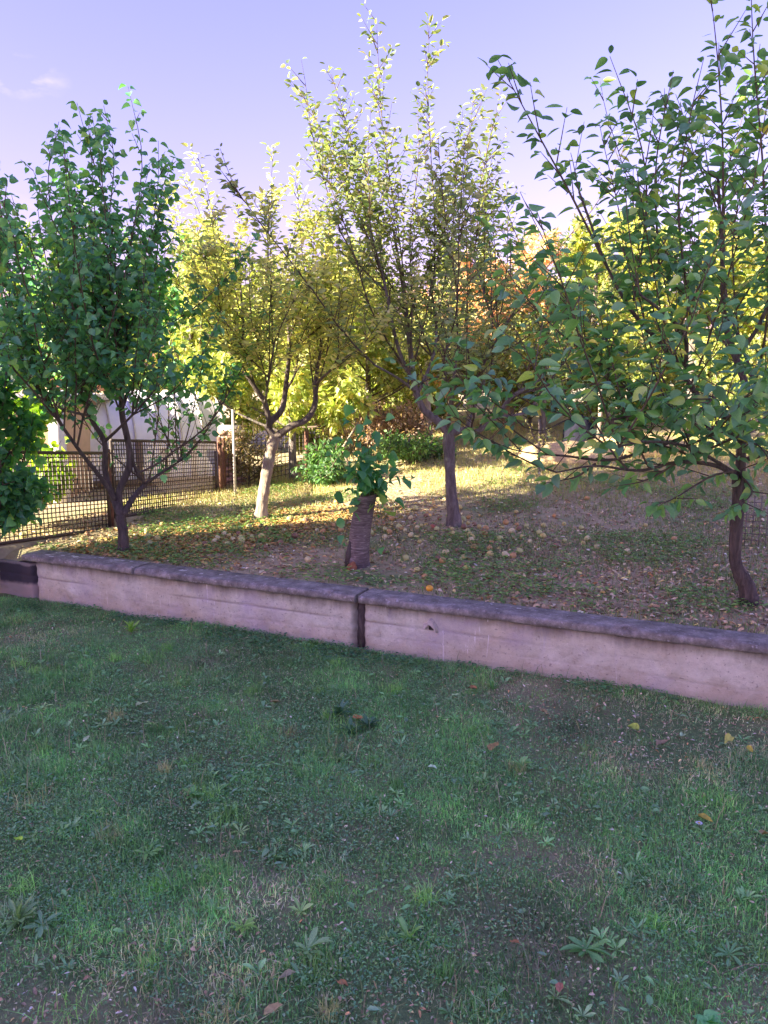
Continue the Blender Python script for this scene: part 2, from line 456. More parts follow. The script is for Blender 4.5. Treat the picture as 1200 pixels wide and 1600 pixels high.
def coping(u0, u1, y0, w, ztop, seed):
    n = max(8, int((u1 - u0) / .02)); u = np.linspace(u0, u1, n)
    ch = .011 * np.clip(fbm(u * 9, u * 0, seed) - .45, 0, 1) * 6
    prof = []
    e = .006 * (fbm(u * 40, u * 0 + 3, seed) - .5)
    for (py, pz, k) in ((.010, -CT, 1), (.001, -CT * .8, .6), (.0, -CT * .4, .5), (.0, -.005, 1), (.005, -.0005, 1.2), (.03, .001, .3), (.11, .002, .2), (w - .006, .0, .3), (w, -.006, .5), (w, -CT, .5)):
        prof.append(np.stack([u, y0 + py + e * k + ch * (k if py < .02 else 0), ztop + pz + e * .5 - (ch * .5 if py < .01 else 0) + .0015 * (fbm(u * 14, u * 0 + py * 40, seed + 2) - .5)], 1))
    V = np.concatenate(prof); k = len(prof)
    i = np.arange(k)[:, None] * n; j = np.arange(n - 1)[None]; i2 = ((np.arange(k) + 1) % k)[:, None] * n
    F = np.stack([i + j, i + j + 1, i2 + j + 1, i2 + j], -1).reshape(-1, 4)
    m = MB(); m.add(V, F)
    for a in (0, n - 1):
        m.add(V[[q * n + a for q in range(k)]], np.arange(k)[None])
    return m.build('coping_slab', M['coping'], wall, smooth=False)
coping(U_LEFT - .04, -1.86, -.012, .225, HW + .004, 3)
coping(-1.845, -.012, -.012, .225, HW, 4)
coping(.014, 3.1, -.008, .225, HW, 5)
coping(3.11, 7.6, -.008, .225, HW + .002, 6)
# mortar patch round a broken hole
def patch():
    u, _ = xy_uv(*atz(655, 990, .2)[:2])
    m = MB()
    pts = [(-.055, -.02), (-.045, .012), (-.022, .018), (-.012, .05), (.012, .052), (.03, .03), (.045, .0), (.055, -.04), (.042, -.045), (.03, -.012), (.012, .006), (-.012, .008), (-.03, -.028)]
    P = np.array([[u + a, .028, .195 + b] for a, b in pts]); c = P.mean(0)
    rg = np.random.default_rng(3)
    P = P + rg.normal(0, .003, P.shape) * [1, 0, 1]
    n = len(P); inner = P + np.array([0, -.016, 0]) + rg.normal(0, .004, P.shape)
    inner = c * .18 + inner * .82; inner[:, 1] = .014
    V = np.vstack([P + [0, .012, 0], inner]); k = np.arange(n)
    m.add(V, [np.stack([k, (k + 1) % n, n + (k + 1) % n, n + k], 1)])
    m.add(inner, np.arange(n)[None])
    m.build('mortar_patch', M['mortar'], wall)
    m = MB(); m.box((u + .008, .037, .178), (.035, .012, .022)); m.build('hole_shade_block', M['bark_dark'], wall)  # solid dark block, its colour stands for the shaded inside of the hole
patch()
# whitish run marks and bird droppings / lichen spots on the coping
rg = np.random.default_rng(12)
m = MB()
for k in range(30):
    uc = U_LEFT + .15 + abs(rg.normal(0, .8)) if k < 20 else rg.uniform(U_LEFT + .3, 1.3)
    yc = rg.uniform(.02, .17); a = rg.uniform(.006, .024) if k < 20 else rg.uniform(.004, .012)
    t = np.arange(9) / 9 * 2 * PI
    r = a * (1 + .45 * rg.uniform(-1, 1, 9))
    V = np.stack([uc + 1.2 * r * np.cos(t), yc + .8 * r * np.sin(t), np.full(9, HW + .0065)], 1)
    V = np.vstack([V, [uc, yc, HW + .008]]); kk = np.arange(9)
    m.add(V, np.stack([kk, (kk + 1) % 9, np.full(9, 9)], 1))
m.build('lichen_spots', M['lichen'], wall, kind='stuff')

low = empty('low_wall', (WO[0], WO[1], 0), 'lower dark stained concrete wall running on from the left end of the coped wall', 'wall', rz=math.atan2(WD[1], WD[0]))
def lowwall_mat():
    m, nt, p = newmat('stained_concrete')
    mid = noise(nt, 8, 7, .7); tc = nt.nodes.new('ShaderNodeTexCoord'); sp = nt.nodes.new('ShaderNodeSeparateXYZ'); nt.links.new(tc.outputs['Object'], sp.inputs[0])
    g = nt.nodes.new('ShaderNodeMath'); g.operation = 'MULTIPLY_ADD'; nt.links.new(mid, g.inputs[0]); g.inputs[1].default_value = .06
    nt.links.new(sp.outputs[2], g.inputs[2])
    c = mixc(nt, (.36, .28, .25), (.055, .045, .055), ramp(nt, g.outputs[0], [(.10, (0, 0, 0)), (.13, (1, 1, 1))]))
    c = mixc(nt, c, (.30, .26, .25), ramp(nt, g.outputs[0], [(.268, (0, 0, 0)), (.28, (.8, .8, .8))]))
    nt.links.new(c, p.inputs['Base Color']); p.inputs['Roughness'].default_value = .9; bump(nt, p, mid, .5)
    return m
wall_body(U_LEFT - 5, U_LEFT + .03, .262, .045, 77, 'wall_panel', low, lowwall_mat())

# ------------------------------------------------------------------ leaves
def leaf_template(kind):
    """x across, y along, z up; unit length. returns V, list of faces"""
    if kind == 'fine':                    # 8-segment outline, folded along the midrib, tip drooping
        ys = [0, .12, .32, .55, .78, 1.0]; ws = [0, .15, .26, .27, .17, 0]
    elif kind == 'round':
        ys = [0, .10, .34, .62, .84, 1.0]; ws = [0, .30, .44, .36, .16, 0]
    elif kind == 'small':
        ys = [0, .28, .68, 1.0]; ws = [0, .23, .21, 0]
    elif kind == 'long':
        ys = [0, .2, .45, .7, .88, 1.0]; ws = [0, .05, .10, .13, .08, 0]
    else:                                 # 'flat' narrow
        ys = [0, .4, 1.0]; ws = [0, .26, 0]
    C = [[0, y, -.16 * y * y] for y in ys]
    L = [[-w, y, -.16 * y * y + .32 * w] for y, w in zip(ys[1:-1], ws[1:-1])]
    R = [[w, y, -.16 * y * y + .32 * w] for y, w in zip(ys[1:-1], ws[1:-1])]
    n = len(ys); V = np.array(C + L + R); l0 = n; r0 = n + n - 2
    T = [[0, 1, l0], [0, r0, 1], [n - 2, n - 1, l0 + n - 3], [n - 2, r0 + n - 3, n - 1]]
    Q = []
    for i in range(n - 3):
        Q.append([1 + i, 2 + i, l0 + i + 1, l0 + i]); Q.append([1 + i, r0 + i, r0 + i + 1, 2 + i])
    return V, np.array(T), np.array(Q).reshape(-1, 4)
TPL = {k: leaf_template(k) for k in ('fine', 'round', 'small', 'flat', 'long')}

def rand_cols(n, pal, w, rg, jit=.18):
    pal = np.array(pal, float); idx = rg.choice(len(pal), n, p=np.array(w) / sum(w))
    return np.clip(pal[idx] * (1 + rg.uniform(-jit, jit, (n, 1))) * (1 + rg.uniform(-.06, .06, (n, 3))), .003, 1)

def leaf_frames(P, D, rg, upb=1.0):
    """P positions, D blade directions -> rotation matrices columns (x, y, z)"""
    D = D / (np.linalg.norm(D, axis=1)[:, None] + 1e-9)
    up = np.array([0, 0, 1.0]) * upb + rg.normal(0, .55, D.shape)
    Xa = np.cross(D, up); Xa /= np.linalg.norm(Xa, axis=1)[:, None] + 1e-9
    Za = np.cross(Xa, D)
    n = len(D)
    return np.stack([Xa * rg.uniform(.68, 1.18, (n, 1)), D, Za * rg.uniform(.2, 2.6, (n, 1))], -1)
def leaf_mesh(name, P, R, S, cols, kind, mat, parent, origin, stuffkind=True):
    V0, T, Q = TPL[kind]; n = len(P); k = len(V0)
    V = (np.einsum('nij,kj->nki', R, V0) * S[:, None, None] + P[:, None]).reshape(-1, 3) - origin
    off = (np.arange(n) * k)[:, None, None]
    F = [(T[None] + off).reshape(-1, 3)]
    if len(Q): F.append((Q[None] + off).reshape(-1, 4))
    o = link(name, mesh_arrays(name, V, F, mat, np.repeat(cols, k, 0)), parent)
    if stuffkind: o['kind'] = 'stuff'
    return o
def leaf_parts(P, R, S, cols, kind, mat, parent, origin, want):
    """the leaves showing largest become objects of their own, the rest one crown mesh"""
    cp = np.array([0, 0, CAM_H]); d = P - cp; dist = np.linalg.norm(d, axis=1)
    px = 600 + FPX * d[:, 0] / np.maximum(d[:, 1], .1); el = d[:, 2] / np.maximum(d[:, 1], .1)
    inside = (px > 5) & (px < 1195) & (el < .47)
    facing = np.abs(np.einsum('ni,ni->n', R[:, :, 2], d / dist[:, None]))
    score = S / dist * (.35 + facing) * inside
    near = np.argsort(-score)[:want]
    mask = np.zeros(len(P), bool); mask[near] = True
    V0, T, Q = TPL[kind]
    variants = []
    order = near[np.argsort(cols[near].sum(1))]
    groups = np.array_split(order, 10)
    for g in groups:
        if not len(g): continue
        c = cols[g].mean(0)
        me = mesh_arrays('leaf', V0, [T] + ([Q] if len(Q) else []), mat, np.broadcast_to(c, (len(V0), 3)))
        for i in g:
            o = bpy.data.objects.new('leaf', me); COL.objects.link(o); o.parent = parent
            Mx = np.eye(4); Mx[:3, :3] = R[i] * S[i]; Mx[:3, 3] = P[i] - origin
            o.matrix_local = Matrix(Mx.tolist())
    return ~mask

# ------------------------------------------------------------------ trees
def smooth_poly(P, n):
    P = np.asarray(P, float)
    if len(P) == 2: P = np.array([P[0], (P[0] + P[1]) / 2, P[1]])
    out = []
    for c in range(P.shape[1]):
        Q = np.concatenate([[2 * P[0, c] - P[1, c]], P[:, c], [2 * P[-1, c] - P[-2, c]]])
        seg = np.linspace(0, len(P) - 1 - 1e-6, n); i = seg.astype(int); t = seg - i
        p0, p1, p2, p3 = Q[i], Q[i + 1], Q[i + 2], Q[i + 3]
        out.append(.5 * (2 * p1 + (p2 - p0) * t + (2 * p0 - 5 * p1 + 4 * p2 - p3) * t * t + (3 * p1 - p0 - 3 * p2 + p3) * t ** 3))
    return np.stack(out, 1)

def make_shoot(p, d, L, rg, up=.25, wig=.10, n=None):
    n = n or max(4, int(L / .12)); st = L / n; P = [p]; d = d / np.linalg.norm(d)
    for i in range(n):
        d = d + np.array([0, 0, up * st * 2]) + rg.normal(0, wig * math.sqrt(st), 3); d /= np.linalg.norm(d)
        P.append(P[-1] + d * st)
    return np.array(P)

def tree(name, label, cat, base, trunk, limbs, env, leaf, bark, seed, group=None, shoots=(4, .10), side=(.16, .3), want=0,
         leafk='small', leafm='leaf', pal=None, palw=None, dens=1.0, shoot_r=.007, droop=.15, extra=(), upright=1.0, flare=1.35, bare=.0, sidek=1.0, fmin=.18, thin=None, spread=.45, wig=.10, limb_bark=None):
    """trunk: [(x,y,z,r)..]; limbs: list of [(x,y,z,r)..]; env(x,y)->top height; leaf=(size, spacing)"""
    rg = np.random.default_rng(seed); base = np.array(base, float)
    root = empty(name, base, label, cat, group)
    tr = smooth_poly(trunk, max(14, len(trunk) * 5))
    h = tr[:, 2] - tr[0, 2]
    rr = tr[:, 3] * (1 + (flare - 1) * np.exp(-h / .07))
    tr[0, 2] -= .04
    m = MB(); tr = np.hstack([smooth_poly(tr, 60)]); rr = np.interp(np.linspace(0, 1, 60), np.linspace(0, 1, len(rr)), rr); rr = rr * (1 + .10 * (vnoise(np.arange(60) * .45, np.zeros(60), seed) - .5)); m.tube(tr[:, :3] - base, rr, 22, wob=.22); m.build('trunk', M[bark], root, smooth=True)
    shs = []                             # (polyline, r0, level)
    tw = MB()
    for lb in limbs:
        lb = smooth_poly(lb, max(10, len(lb) * 5)); 
        m = MB(); m.tube(lb[:, :3] - base, lb[:, 3], 9, wob=.08); m.build('limb', M[limb_bark or bark], root, smooth=True)
        seg = np.linalg.norm(np.diff(lb[:, :3], axis=0), axis=1); cum = np.concatenate([[0], np.cumsum(seg)]); Lt = cum[-1]
        ns = max(1, int(shoots[0] * Lt))
        c0 = np.array([tr[-1, 0], tr[-1, 1]])
        for k in range(ns):
            f = 1.0 if k == 0 else rg.uniform(fmin, 1)
            i = min(len(lb) - 2, np.searchsorted(cum, f * Lt) - 1); i = max(i, 0)
            p = lb[i + (1 if f == 1.0 else 0), :3]
            tan = lb[i + 1, :3] - lb[i, :3]; tan /= np.linalg.norm(tan)
            outw = np.array([*(p[:2] - c0), 0]); outw /= np.linalg.norm(outw) + .1
            d = tan * (.9 if f == 1.0 else .35) + outw * rg.uniform(-.1, spread) + np.array([0, 0, .8 * upright]) + rg.normal(0, .28 + wig, 3)
            if d[2] < .1 and upright > .5: d[2] = .3
            ztop = env(p[0] + outw[0] * .2, p[1] + outw[1] * .2)
            L = max(.2, (ztop - p[2]) * rg.uniform(.55, 1.0))
            shs.append((make_shoot(p, d, L, rg, up=.35 * upright, wig=wig), max(.004, shoot_r * (.6 + .5 * L)), 2))
    for e in extra: shs.append((smooth_poly(e, 12)[:, :3], .008, 2))
    allsh = []
    for P, r0, lv in shs:
        L = len(P); tw.tube(P - base, np.linspace(r0, .0016, L), 5, cap=False)
        allsh.append((P, 1.0))
        seg = np.linalg.norm(np.diff(P, axis=0), axis=1); tot = seg.sum()
        ns = int(tot / side[0])
        for k in range(ns):
            f = rg.uniform(.05, .93); i = min(L - 2, int(f * (L - 1)))
            p = P[i] + (P[i + 1] - P[i]) * rg.uniform(); tan = P[i + 1] - P[i]; tan /= np.linalg.norm(tan)
            a = rg.uniform(0, 2 * PI); e = np.array([math.cos(a), math.sin(a), .1])
            l = side[1] * rg.uniform(.35, 1.1) * (1.15 - .8 * f) * sidek
            Q = make_shoot(p, tan * .75 + e * rg.uniform(.6, 1.1) + np.array([0, 0, .15]), l, rg, up=.2 * upright, n=4)
            tw.tube(Q - base, np.linspace(min(r0 * .5, .004), .0012, len(Q)), 4, cap=False)
            allsh.append((Q, 1.1))
    tw.build('twigs', M['twig'], root, kind='stuff')
    # leaves
    Pp, Dd = [], []
    for P, k in allsh:
        seg = np.linalg.norm(np.diff(P, axis=0), axis=1); cum = np.concatenate([[0], np.cumsum(seg)]); tot = cum[-1]
        sp = leaf[1] / (dens * k); n = int(tot / sp)
        if n < 1: continue
        f = (np.arange(n) + rg.uniform(0, 1, n)) / n
        f = f[f > (bare if k == 1.0 else .1)]
        if rg.uniform() < .1: f = f[f < .9]
        f = np.concatenate([f, [1.0]])
        i = np.clip(np.searchsorted(cum, f * tot) - 1, 0, len(P) - 2)
        t = (f * tot - cum[i]) / seg[i]
        p = P[i] + (P[i + 1] - P[i]) * t[:, None]; tan = (P[i + 1] - P[i]) / seg[i][:, None]
        a = np.arange(len(f)) * 2.4 + rg.uniform(0, 6); e = np.stack([np.cos(a), np.sin(a), np.zeros(len(f))], 1)
        d = tan * .55 + e * rg.uniform(.55, 1.05, (len(f), 1)) + np.array([0, 0, -droop]) + rg.normal(0, .22, (len(f), 3))
        d /= np.linalg.norm(d, axis=1)[:, None]
        Pp.append(p + d * leaf[0] * .22); Dd.append(d)
    Pp = np.vstack(Pp); Dd = np.vstack(Dd)
    if thin is not None:
        kp = (Pp[:, 2] > thin[0] + rg.normal(0, .12, len(Pp))) | (rg.uniform(0, 1, len(Pp)) < thin[1]); Pp = Pp[kp]; Dd = Dd[kp]
    n = len(Pp)
    S = leaf[0] * rg.uniform(.62, 1.18, n)
    cols = rand_cols(n, pal, palw, rg); R = leaf_frames(Pp, Dd, rg)
    keep = np.ones(n, bool)
    if want: keep = leaf_parts(Pp, R, S, cols, leafk, M[leafm], root, base, want)
    leaf_mesh('crown', Pp[keep], R[keep], S[keep], cols[keep], leafk, M[leafm], root, base)
    return root, n

def W(pts, Y=None, rr=None):
    """[(px, py, depth, r)...] -> world rows"""
    return [tuple(at(a, b, c)) + (r,) for a, b, c, r in pts]
def dome(cx, cy, zt, rad, k=1.0, nz=.25, seed=1):
    def f(x, y):
        q = ((x - cx) ** 2 + (y - cy) ** 2) / rad ** 2
        return zt - k * q + nz * (float(vnoise(x * 3.1, y * 3.1, seed)) - .5) * 2
    return f

G_DARK = [(0.126, 0.371, 0.160), (0.186, 0.473, 0.151), (0.092, 0.288, 0.160), (0.371, 0.641, 0.135)]
G_APPLE = [(0.541, 0.579, 0.244), (0.708, 0.708, 0.321), (0.347, 0.438, 0.180), (0.799, 0.721, 0.386), (0.220, 0.309, 0.155)]
G_APPLE_OLD = [(0.338, 0.390, 0.104), (0.468, 0.481, 0.130), (0.234, 0.312, 0.104), (0.598, 0.546, 0.195), (0.169, 0.247, 0.117)]
G_NEAR = [(0.147, 0.377, 0.131), (0.229, 0.475, 0.131), (0.124, 0.295, 0.147), (0.426, 0.590, 0.131), (0.850, 0.754, 0.131)]
G_GOLD = [(.42, .50, .13), (.54, .55, .18), (.30, .40, .11), (.64, .56, .24)]
G_GOLD_OLD = [(0.450, 0.500, 0.075), (0.575, 0.550, 0.100), (0.275, 0.375, 0.062), (0.688, 0.575, 0.150)]
G_RUST = [(.80, .50, .34), (.82, .60, .42), (.66, .38, .26), (.66, .58, .32)]

tot = []
# --- tree 1: dark green plum at the left end of the wall
b = onground(193, 862); Y1 = b[1]
T1 = W([(193, 860, Y1, .040), (192, 830, Y1, .038), (188, 806, Y1 + .02, .042)])
L1 = [W([(188, 806, Y1 + .02, .034), (176, 775, Y1 + .02, .026), (164, 735, Y1, .023), (163, 690, Y1 - .05, .022), (140, 650, Y1 - .1, .017), (120, 590, Y1 - .15, .014), (104, 560, Y1 - .15, .010)]),
      W([(180, 782, Y1 + .02, .022), (160, 750, Y1 - .1, .018), (130, 712, Y1 - .3, .015), (100, 670, Y1 - .5, .012), (60, 610, Y1 - .6, .008)]),
      W([(190, 806, Y1 + .02, .034), (186, 770, Y1 + .05, .030), (202, 728, Y1 + .05, .028), (200, 690, Y1 + .05, .026), (190, 640, Y1 + .05, .024), (192, 580, Y1, .018), (185, 500, Y1, .012)]),
      W([(192, 806, Y1 + .02, .030), (208, 778, Y1 + .1, .024), (228, 756, Y1 + .25, .017), (258, 735, Y1 + .4, .010), (290, 715, Y1 + .5, .006)]),
      W([(200, 700, Y1 + .05, .016), (215, 740, Y1 + .1, .014), (226, 755, Y1 + .2, .012)]),
      W([(190, 640, Y1 + .05, .016), (205, 600, Y1 + .2, .014), (225, 560, Y1 + .4, .010), (240, 510, Y1 + .5, .007)]),
      W([(163, 690, Y1 - .05, .014), (185, 670, Y1 - .2, .011), (215, 640, Y1 - .45, .008), (250, 600, Y1 - .6, .006)]),
      W([(140, 650, Y1 - .1, .012), (100, 640, Y1 + .2, .010), (60, 620, Y1 + .4, .007)])]
E1 = [W([(190, 500, Y1, .01), (205, 380, Y1 + .05, .01), (222, 250, Y1 + .1, .01), (200, 135, Y1 + .1, .01)]),
      W([(180, 480, Y1, .01), (170, 360, Y1, .01), (178, 250, Y1, .01), (162, 165, Y1, .01)]),
      W([(110, 520, Y1 - .1, .01), (90, 400, Y1 - .1, .01), (75, 280, Y1 - .1, .01), (92, 190, Y1 - .1, .01)]),
      W([(110, 540, Y1 - .1, .01), (70, 440, Y1 - .2, .01), (35, 360, Y1 - .2, .01), (18, 305, Y1 - .2, .01)]),
      W([(225, 520, Y1 + .3, .01), (245, 400, Y1 + .3, .01), (250, 310, Y1 + .3, .01), (272, 245, Y1 + .3, .01)])]
def env1(x, y):
    q = x + 2.12
    return 4.1 - (1.05 * -q if q < 0 else 5.2 * q ** 1.4) - .45 * (y - Y1) ** 2 + .55 * (float(vnoise(x * 4, y * 4, 4)) - .5)
tot.append(tree('plum_tree', 'dark green leafy tree with forked dark trunk behind the left end of the wall', 'tree', b, T1, L1,
     env1, (.066, .047), 'bark_dark', 11, shoots=(9, .1), side=(.09, .34), spread=.6, wig=.16, shoot_r=.0055, want=300,
     leafk='round', leafm='leaf_dark', pal=G_DARK, palw=[5, 4, 3, .8], dens=1.35, droop=.6, fmin=.5, thin=(1.62, .22), extra=E1)[1])
# --- tree 2: pale-trunked apple, lit
b = onground(408, 812); Y2 = b[1]
T2 = W([(406, 814, Y2, .062), (412, 770, Y2, .056), (420, 720, Y2, .055), (430, 682, Y2, .056)])
L2 = [W([(429, 686, Y2, .042), (420, 664, Y2, .034), (440, 640, Y2, .030), (447, 600, Y2 + .05, .024), (452, 540, Y2 + .1, .018), (446, 470, Y2 + .1, .011)]),
      W([(422, 668, Y2, .030), (414, 630, Y2 - .1, .026), (398, 605, Y2 - .15, .022), (378, 570, Y2 - .2, .020), (380, 520, Y2 - .25, .015), (376, 450, Y2 - .3, .010)]),
      W([(430, 684, Y2, .042), (455, 666, Y2, .036), (478, 656, Y2 + .05, .032), (492, 632, Y2 + .1, .028), (494, 590, Y2 + .1, .022), (504, 520, Y2 + .15, .015), (508, 450, Y2 + .15, .009)]),
      W([(494, 600, Y2 + .1, .016), (515, 580, Y2 - .2, .012), (545, 555, Y2 - .5, .008)]),
      W([(378, 570, Y2 - .2, .014), (350, 545, Y2 + .1, .010), (318, 518, Y2 + .3, .007)]),
      W([(447, 610, Y2, .015), (462, 580, Y2 + .5, .012), (470, 520, Y2 + .9, .008)]),
      W([(414, 630, Y2 - .1, .014), (420, 590, Y2 - .5, .011), (430, 530, Y2 - .8, .008)])]
tot.append(tree('apple_tree', 'apple tree with pale sunlit trunk and yellowish crown behind the left part of the orchard', 'tree', b, T2, L2,
     dome(-1.15, Y2, 3.85, 1.25, 1.0, .35, 5), (.070, .050), 'bark_pale', 12, limb_bark='bark_apple', shoots=(6.5, .1), side=(.085, .44), spread=.9, wig=.22, shoot_r=.0055, upright=.75, want=0,  # limbs use darker bark than the trunk, backlit look put into colour
     leafk='small', pal=G_APPLE, palw=[4, 4, 2, 2, 1], dens=2.3, droop=.1, fmin=.3, thin=(1.75, .15))[1])
# --- tree 3: tall apple in the middle
b = onground(708, 822); Y3 = b[1]
T3 = W([(709, 822, Y3, .066), (706, 780, Y3, .055), (703, 730, Y3, .052), (701, 680, Y3, .054), (697, 668, Y3, .052)])
L3 = [W([(698, 672, Y3, .044), (680, 655, Y3, .038), (662, 640, Y3, .034), (650, 612, Y3, .030), (645, 580, Y3, .026), (638, 520, Y3 + .05, .022), (628, 440, Y3 + .1, .016), (615, 360, Y3 + .1, .011)]),
      W([(648, 600, Y3, .020), (630, 565, Y3 - .1, .018), (616, 520, Y3 - .15, .016), (600, 440, Y3 - .2, .012), (575, 350, Y3 - .25, .008)]),
      W([(652, 616, Y3, .018), (672, 570, Y3 + .1, .016), (682, 520, Y3 + .2, .014), (672, 440, Y3 + .3, .010)]),
      W([(703, 678, Y3, .038), (725, 672, Y3, .030), (745, 674, Y3 - .1, .026), (775, 652, Y3 - .15, .024), (800, 620, Y3 - .2, .019), (842, 595, Y3 - .2, .014), (862, 560, Y3 - .2, .009)]),
      W([(728, 672, Y3, .020), (740, 640, Y3 + .1, .017), (758, 590, Y3 + .15, .015), (780, 530, Y3 + .2, .012), (760, 470, Y3 + .2, .010), (740, 400, Y3 + .2, .007)]),
      W([(775, 652, Y3 - .15, .017), (820, 645, Y3 - .1, .015), (845, 615, Y3 + .1, .012), (880, 565, Y3 + .2, .008)]),
      W([(650, 612, Y3, .016), (620, 590, Y3 - .3, .012), (585, 570, Y3 - .5, .008)]),
      W([(680, 655, Y3, .020), (690, 610, Y3 + .5, .016), (700, 550, Y3 + .9, .012)]),
      W([(700, 672, Y3, .020), (705, 620, Y3 - .5, .015), (715, 550, Y3 - .8, .010)])]
def env3(x, y):
    return 5.05 - 1.15 * abs(x - .25) ** 1.5 - .5 * (y - Y3) ** 2 + .5 * (float(vnoise(x * 3, y * 3, 9)) - .5)
E3 = [W([(640, 520, Y3, .01), (625, 380, Y3, .01), (600, 220, Y3, .01), (592, 110, Y3, .01), (588, 32, Y3 - .05, .01)]),
      W([(672, 500, Y3 + .2, .01), (680, 380, Y3 + .15, .01), (672, 220, Y3 + .1, .01), (668, 110, Y3, .01), (672, 28, Y3, .01)]),
      W([(600, 440, Y3 - .2, .01), (555, 320, Y3 - .2, .01), (515, 230, Y3 - .2, .01), (470, 140, Y3 - .2, .01)]),
      W([(615, 520, Y3, .01), (585, 350, Y3, .01), (545, 220, Y3, .01), (518, 115, Y3, .01)]),
      W([(680, 520, Y3 + .2, .01), (705, 380, Y3 + .1, .01), (718, 250, Y3 + .1, .01), (760, 140, Y3 + .1, .01)]),
      W([(740, 400, Y3 + .2, .01), (752, 330, Y3 + .1, .01), (770, 240, Y3, .01)])]
tot.append(tree('apple_tree', 'tallest apple tree with slim grey trunk standing in the middle of the orchard', 'tree', b, T3, L3,
     env3, (.070, .054), 'bark_grey', 13, shoots=(4.0, .1), side=(.08, .46), spread=.8, wig=.2, shoot_r=.0055, upright=.7, want=300,
     leafk='small', pal=[(.30, .38, .15), (.40, .44, .19), (.23, .31, .14), (.50, .48, .24), (.18, .26, .14)], palw=[4, 3, 3, 1, 2], dens=1.5, droop=.15, extra=E3, thin=(1.8, .25))[1])
# --- tree 4: near tree at the right, large leaves, all in shade
b = onground(1168, 945); Y4 = b[1]
T4 = W([(1170, 946, Y4, .050), (1166, 915, Y4, .047), (1150, 880, Y4, .036), (1150, 830, Y4, .037), (1155, 770, Y4, .040), (1156, 740, Y4, .042)])
L4 = [W([(1156, 745, Y4, .032), (1160, 680, Y4, .026), (1168, 620, Y4, .022), (1150, 560, Y4 + .05, .020), (1132, 500, Y4 + .1, .017), (1128, 400, Y4 + .1, .012), (1122, 280, Y4 + .1, .008)]),
      W([(1155, 750, Y4, .018), (1120, 728, Y4 - .2, .013), (1060, 722, Y4 - .4, .010), (1000, 735, Y4 - .5, .008), (930, 728, Y4 - .6, .006), (870, 738, Y4 - .65, .004)]),
      W([(1160, 690, Y4, .018), (1120, 668, Y4 - .1, .013), (1050, 690, Y4 - .3, .010), (960, 718, Y4 - .5, .008), (880, 712, Y4 - .6, .006), (830, 708, Y4 - .65, .004), (800, 702, Y4 - .7, .003)]),
      W([(1120, 672, Y4 - .1, .010), (1040, 640, Y4 - .3, .008), (960, 655, Y4 - .5, .006), (900, 652, Y4 - .6, .004), (850, 672, Y4 - .65, .003), (820, 668, Y4 - .7, .003)]),
      W([(1150, 740, Y4, .012), (1080, 700, Y4 - .5, .009), (1010, 690, Y4 - .9, .006), (960, 700, Y4 - 1.1, .004)]),
      W([(1165, 660, Y4, .022), (1110, 640, Y4 - .1, .019), (1070, 590, Y4 - .2, .016), (1035, 540, Y4 - .25, .013), (990, 490, Y4 - .3, .011), (950, 420, Y4 - .35, .008), (905, 300, Y4 - .4, .006)]),
      W([(1070, 590, Y4 - .2, .013), (1072, 530, Y4 - .4, .011), (1050, 500, Y4 - .5, .009), (1000, 460, Y4 - .6, .007)]),
      W([(1150, 560, Y4 + .05, .014), (1190, 500, Y4, .012), (1210, 420, Y4 - .1, .009), (1220, 300, Y4 - .1, .007)]),
      W([(1165, 640, Y4, .018), (1220, 600, Y4 - .1, .015), (1280, 540, Y4 - .2, .011), (1330, 440, Y4 - .2, .008)]),
      W([(1168, 620, Y4, .014), (1180, 600, Y4 + .5, .012), (1150, 520, Y4 + .8, .008)]),
      W([(1158, 720, Y4, .016), (1230, 700, Y4 - .2, .012), (1300, 690, Y4 - .3, .008)])]
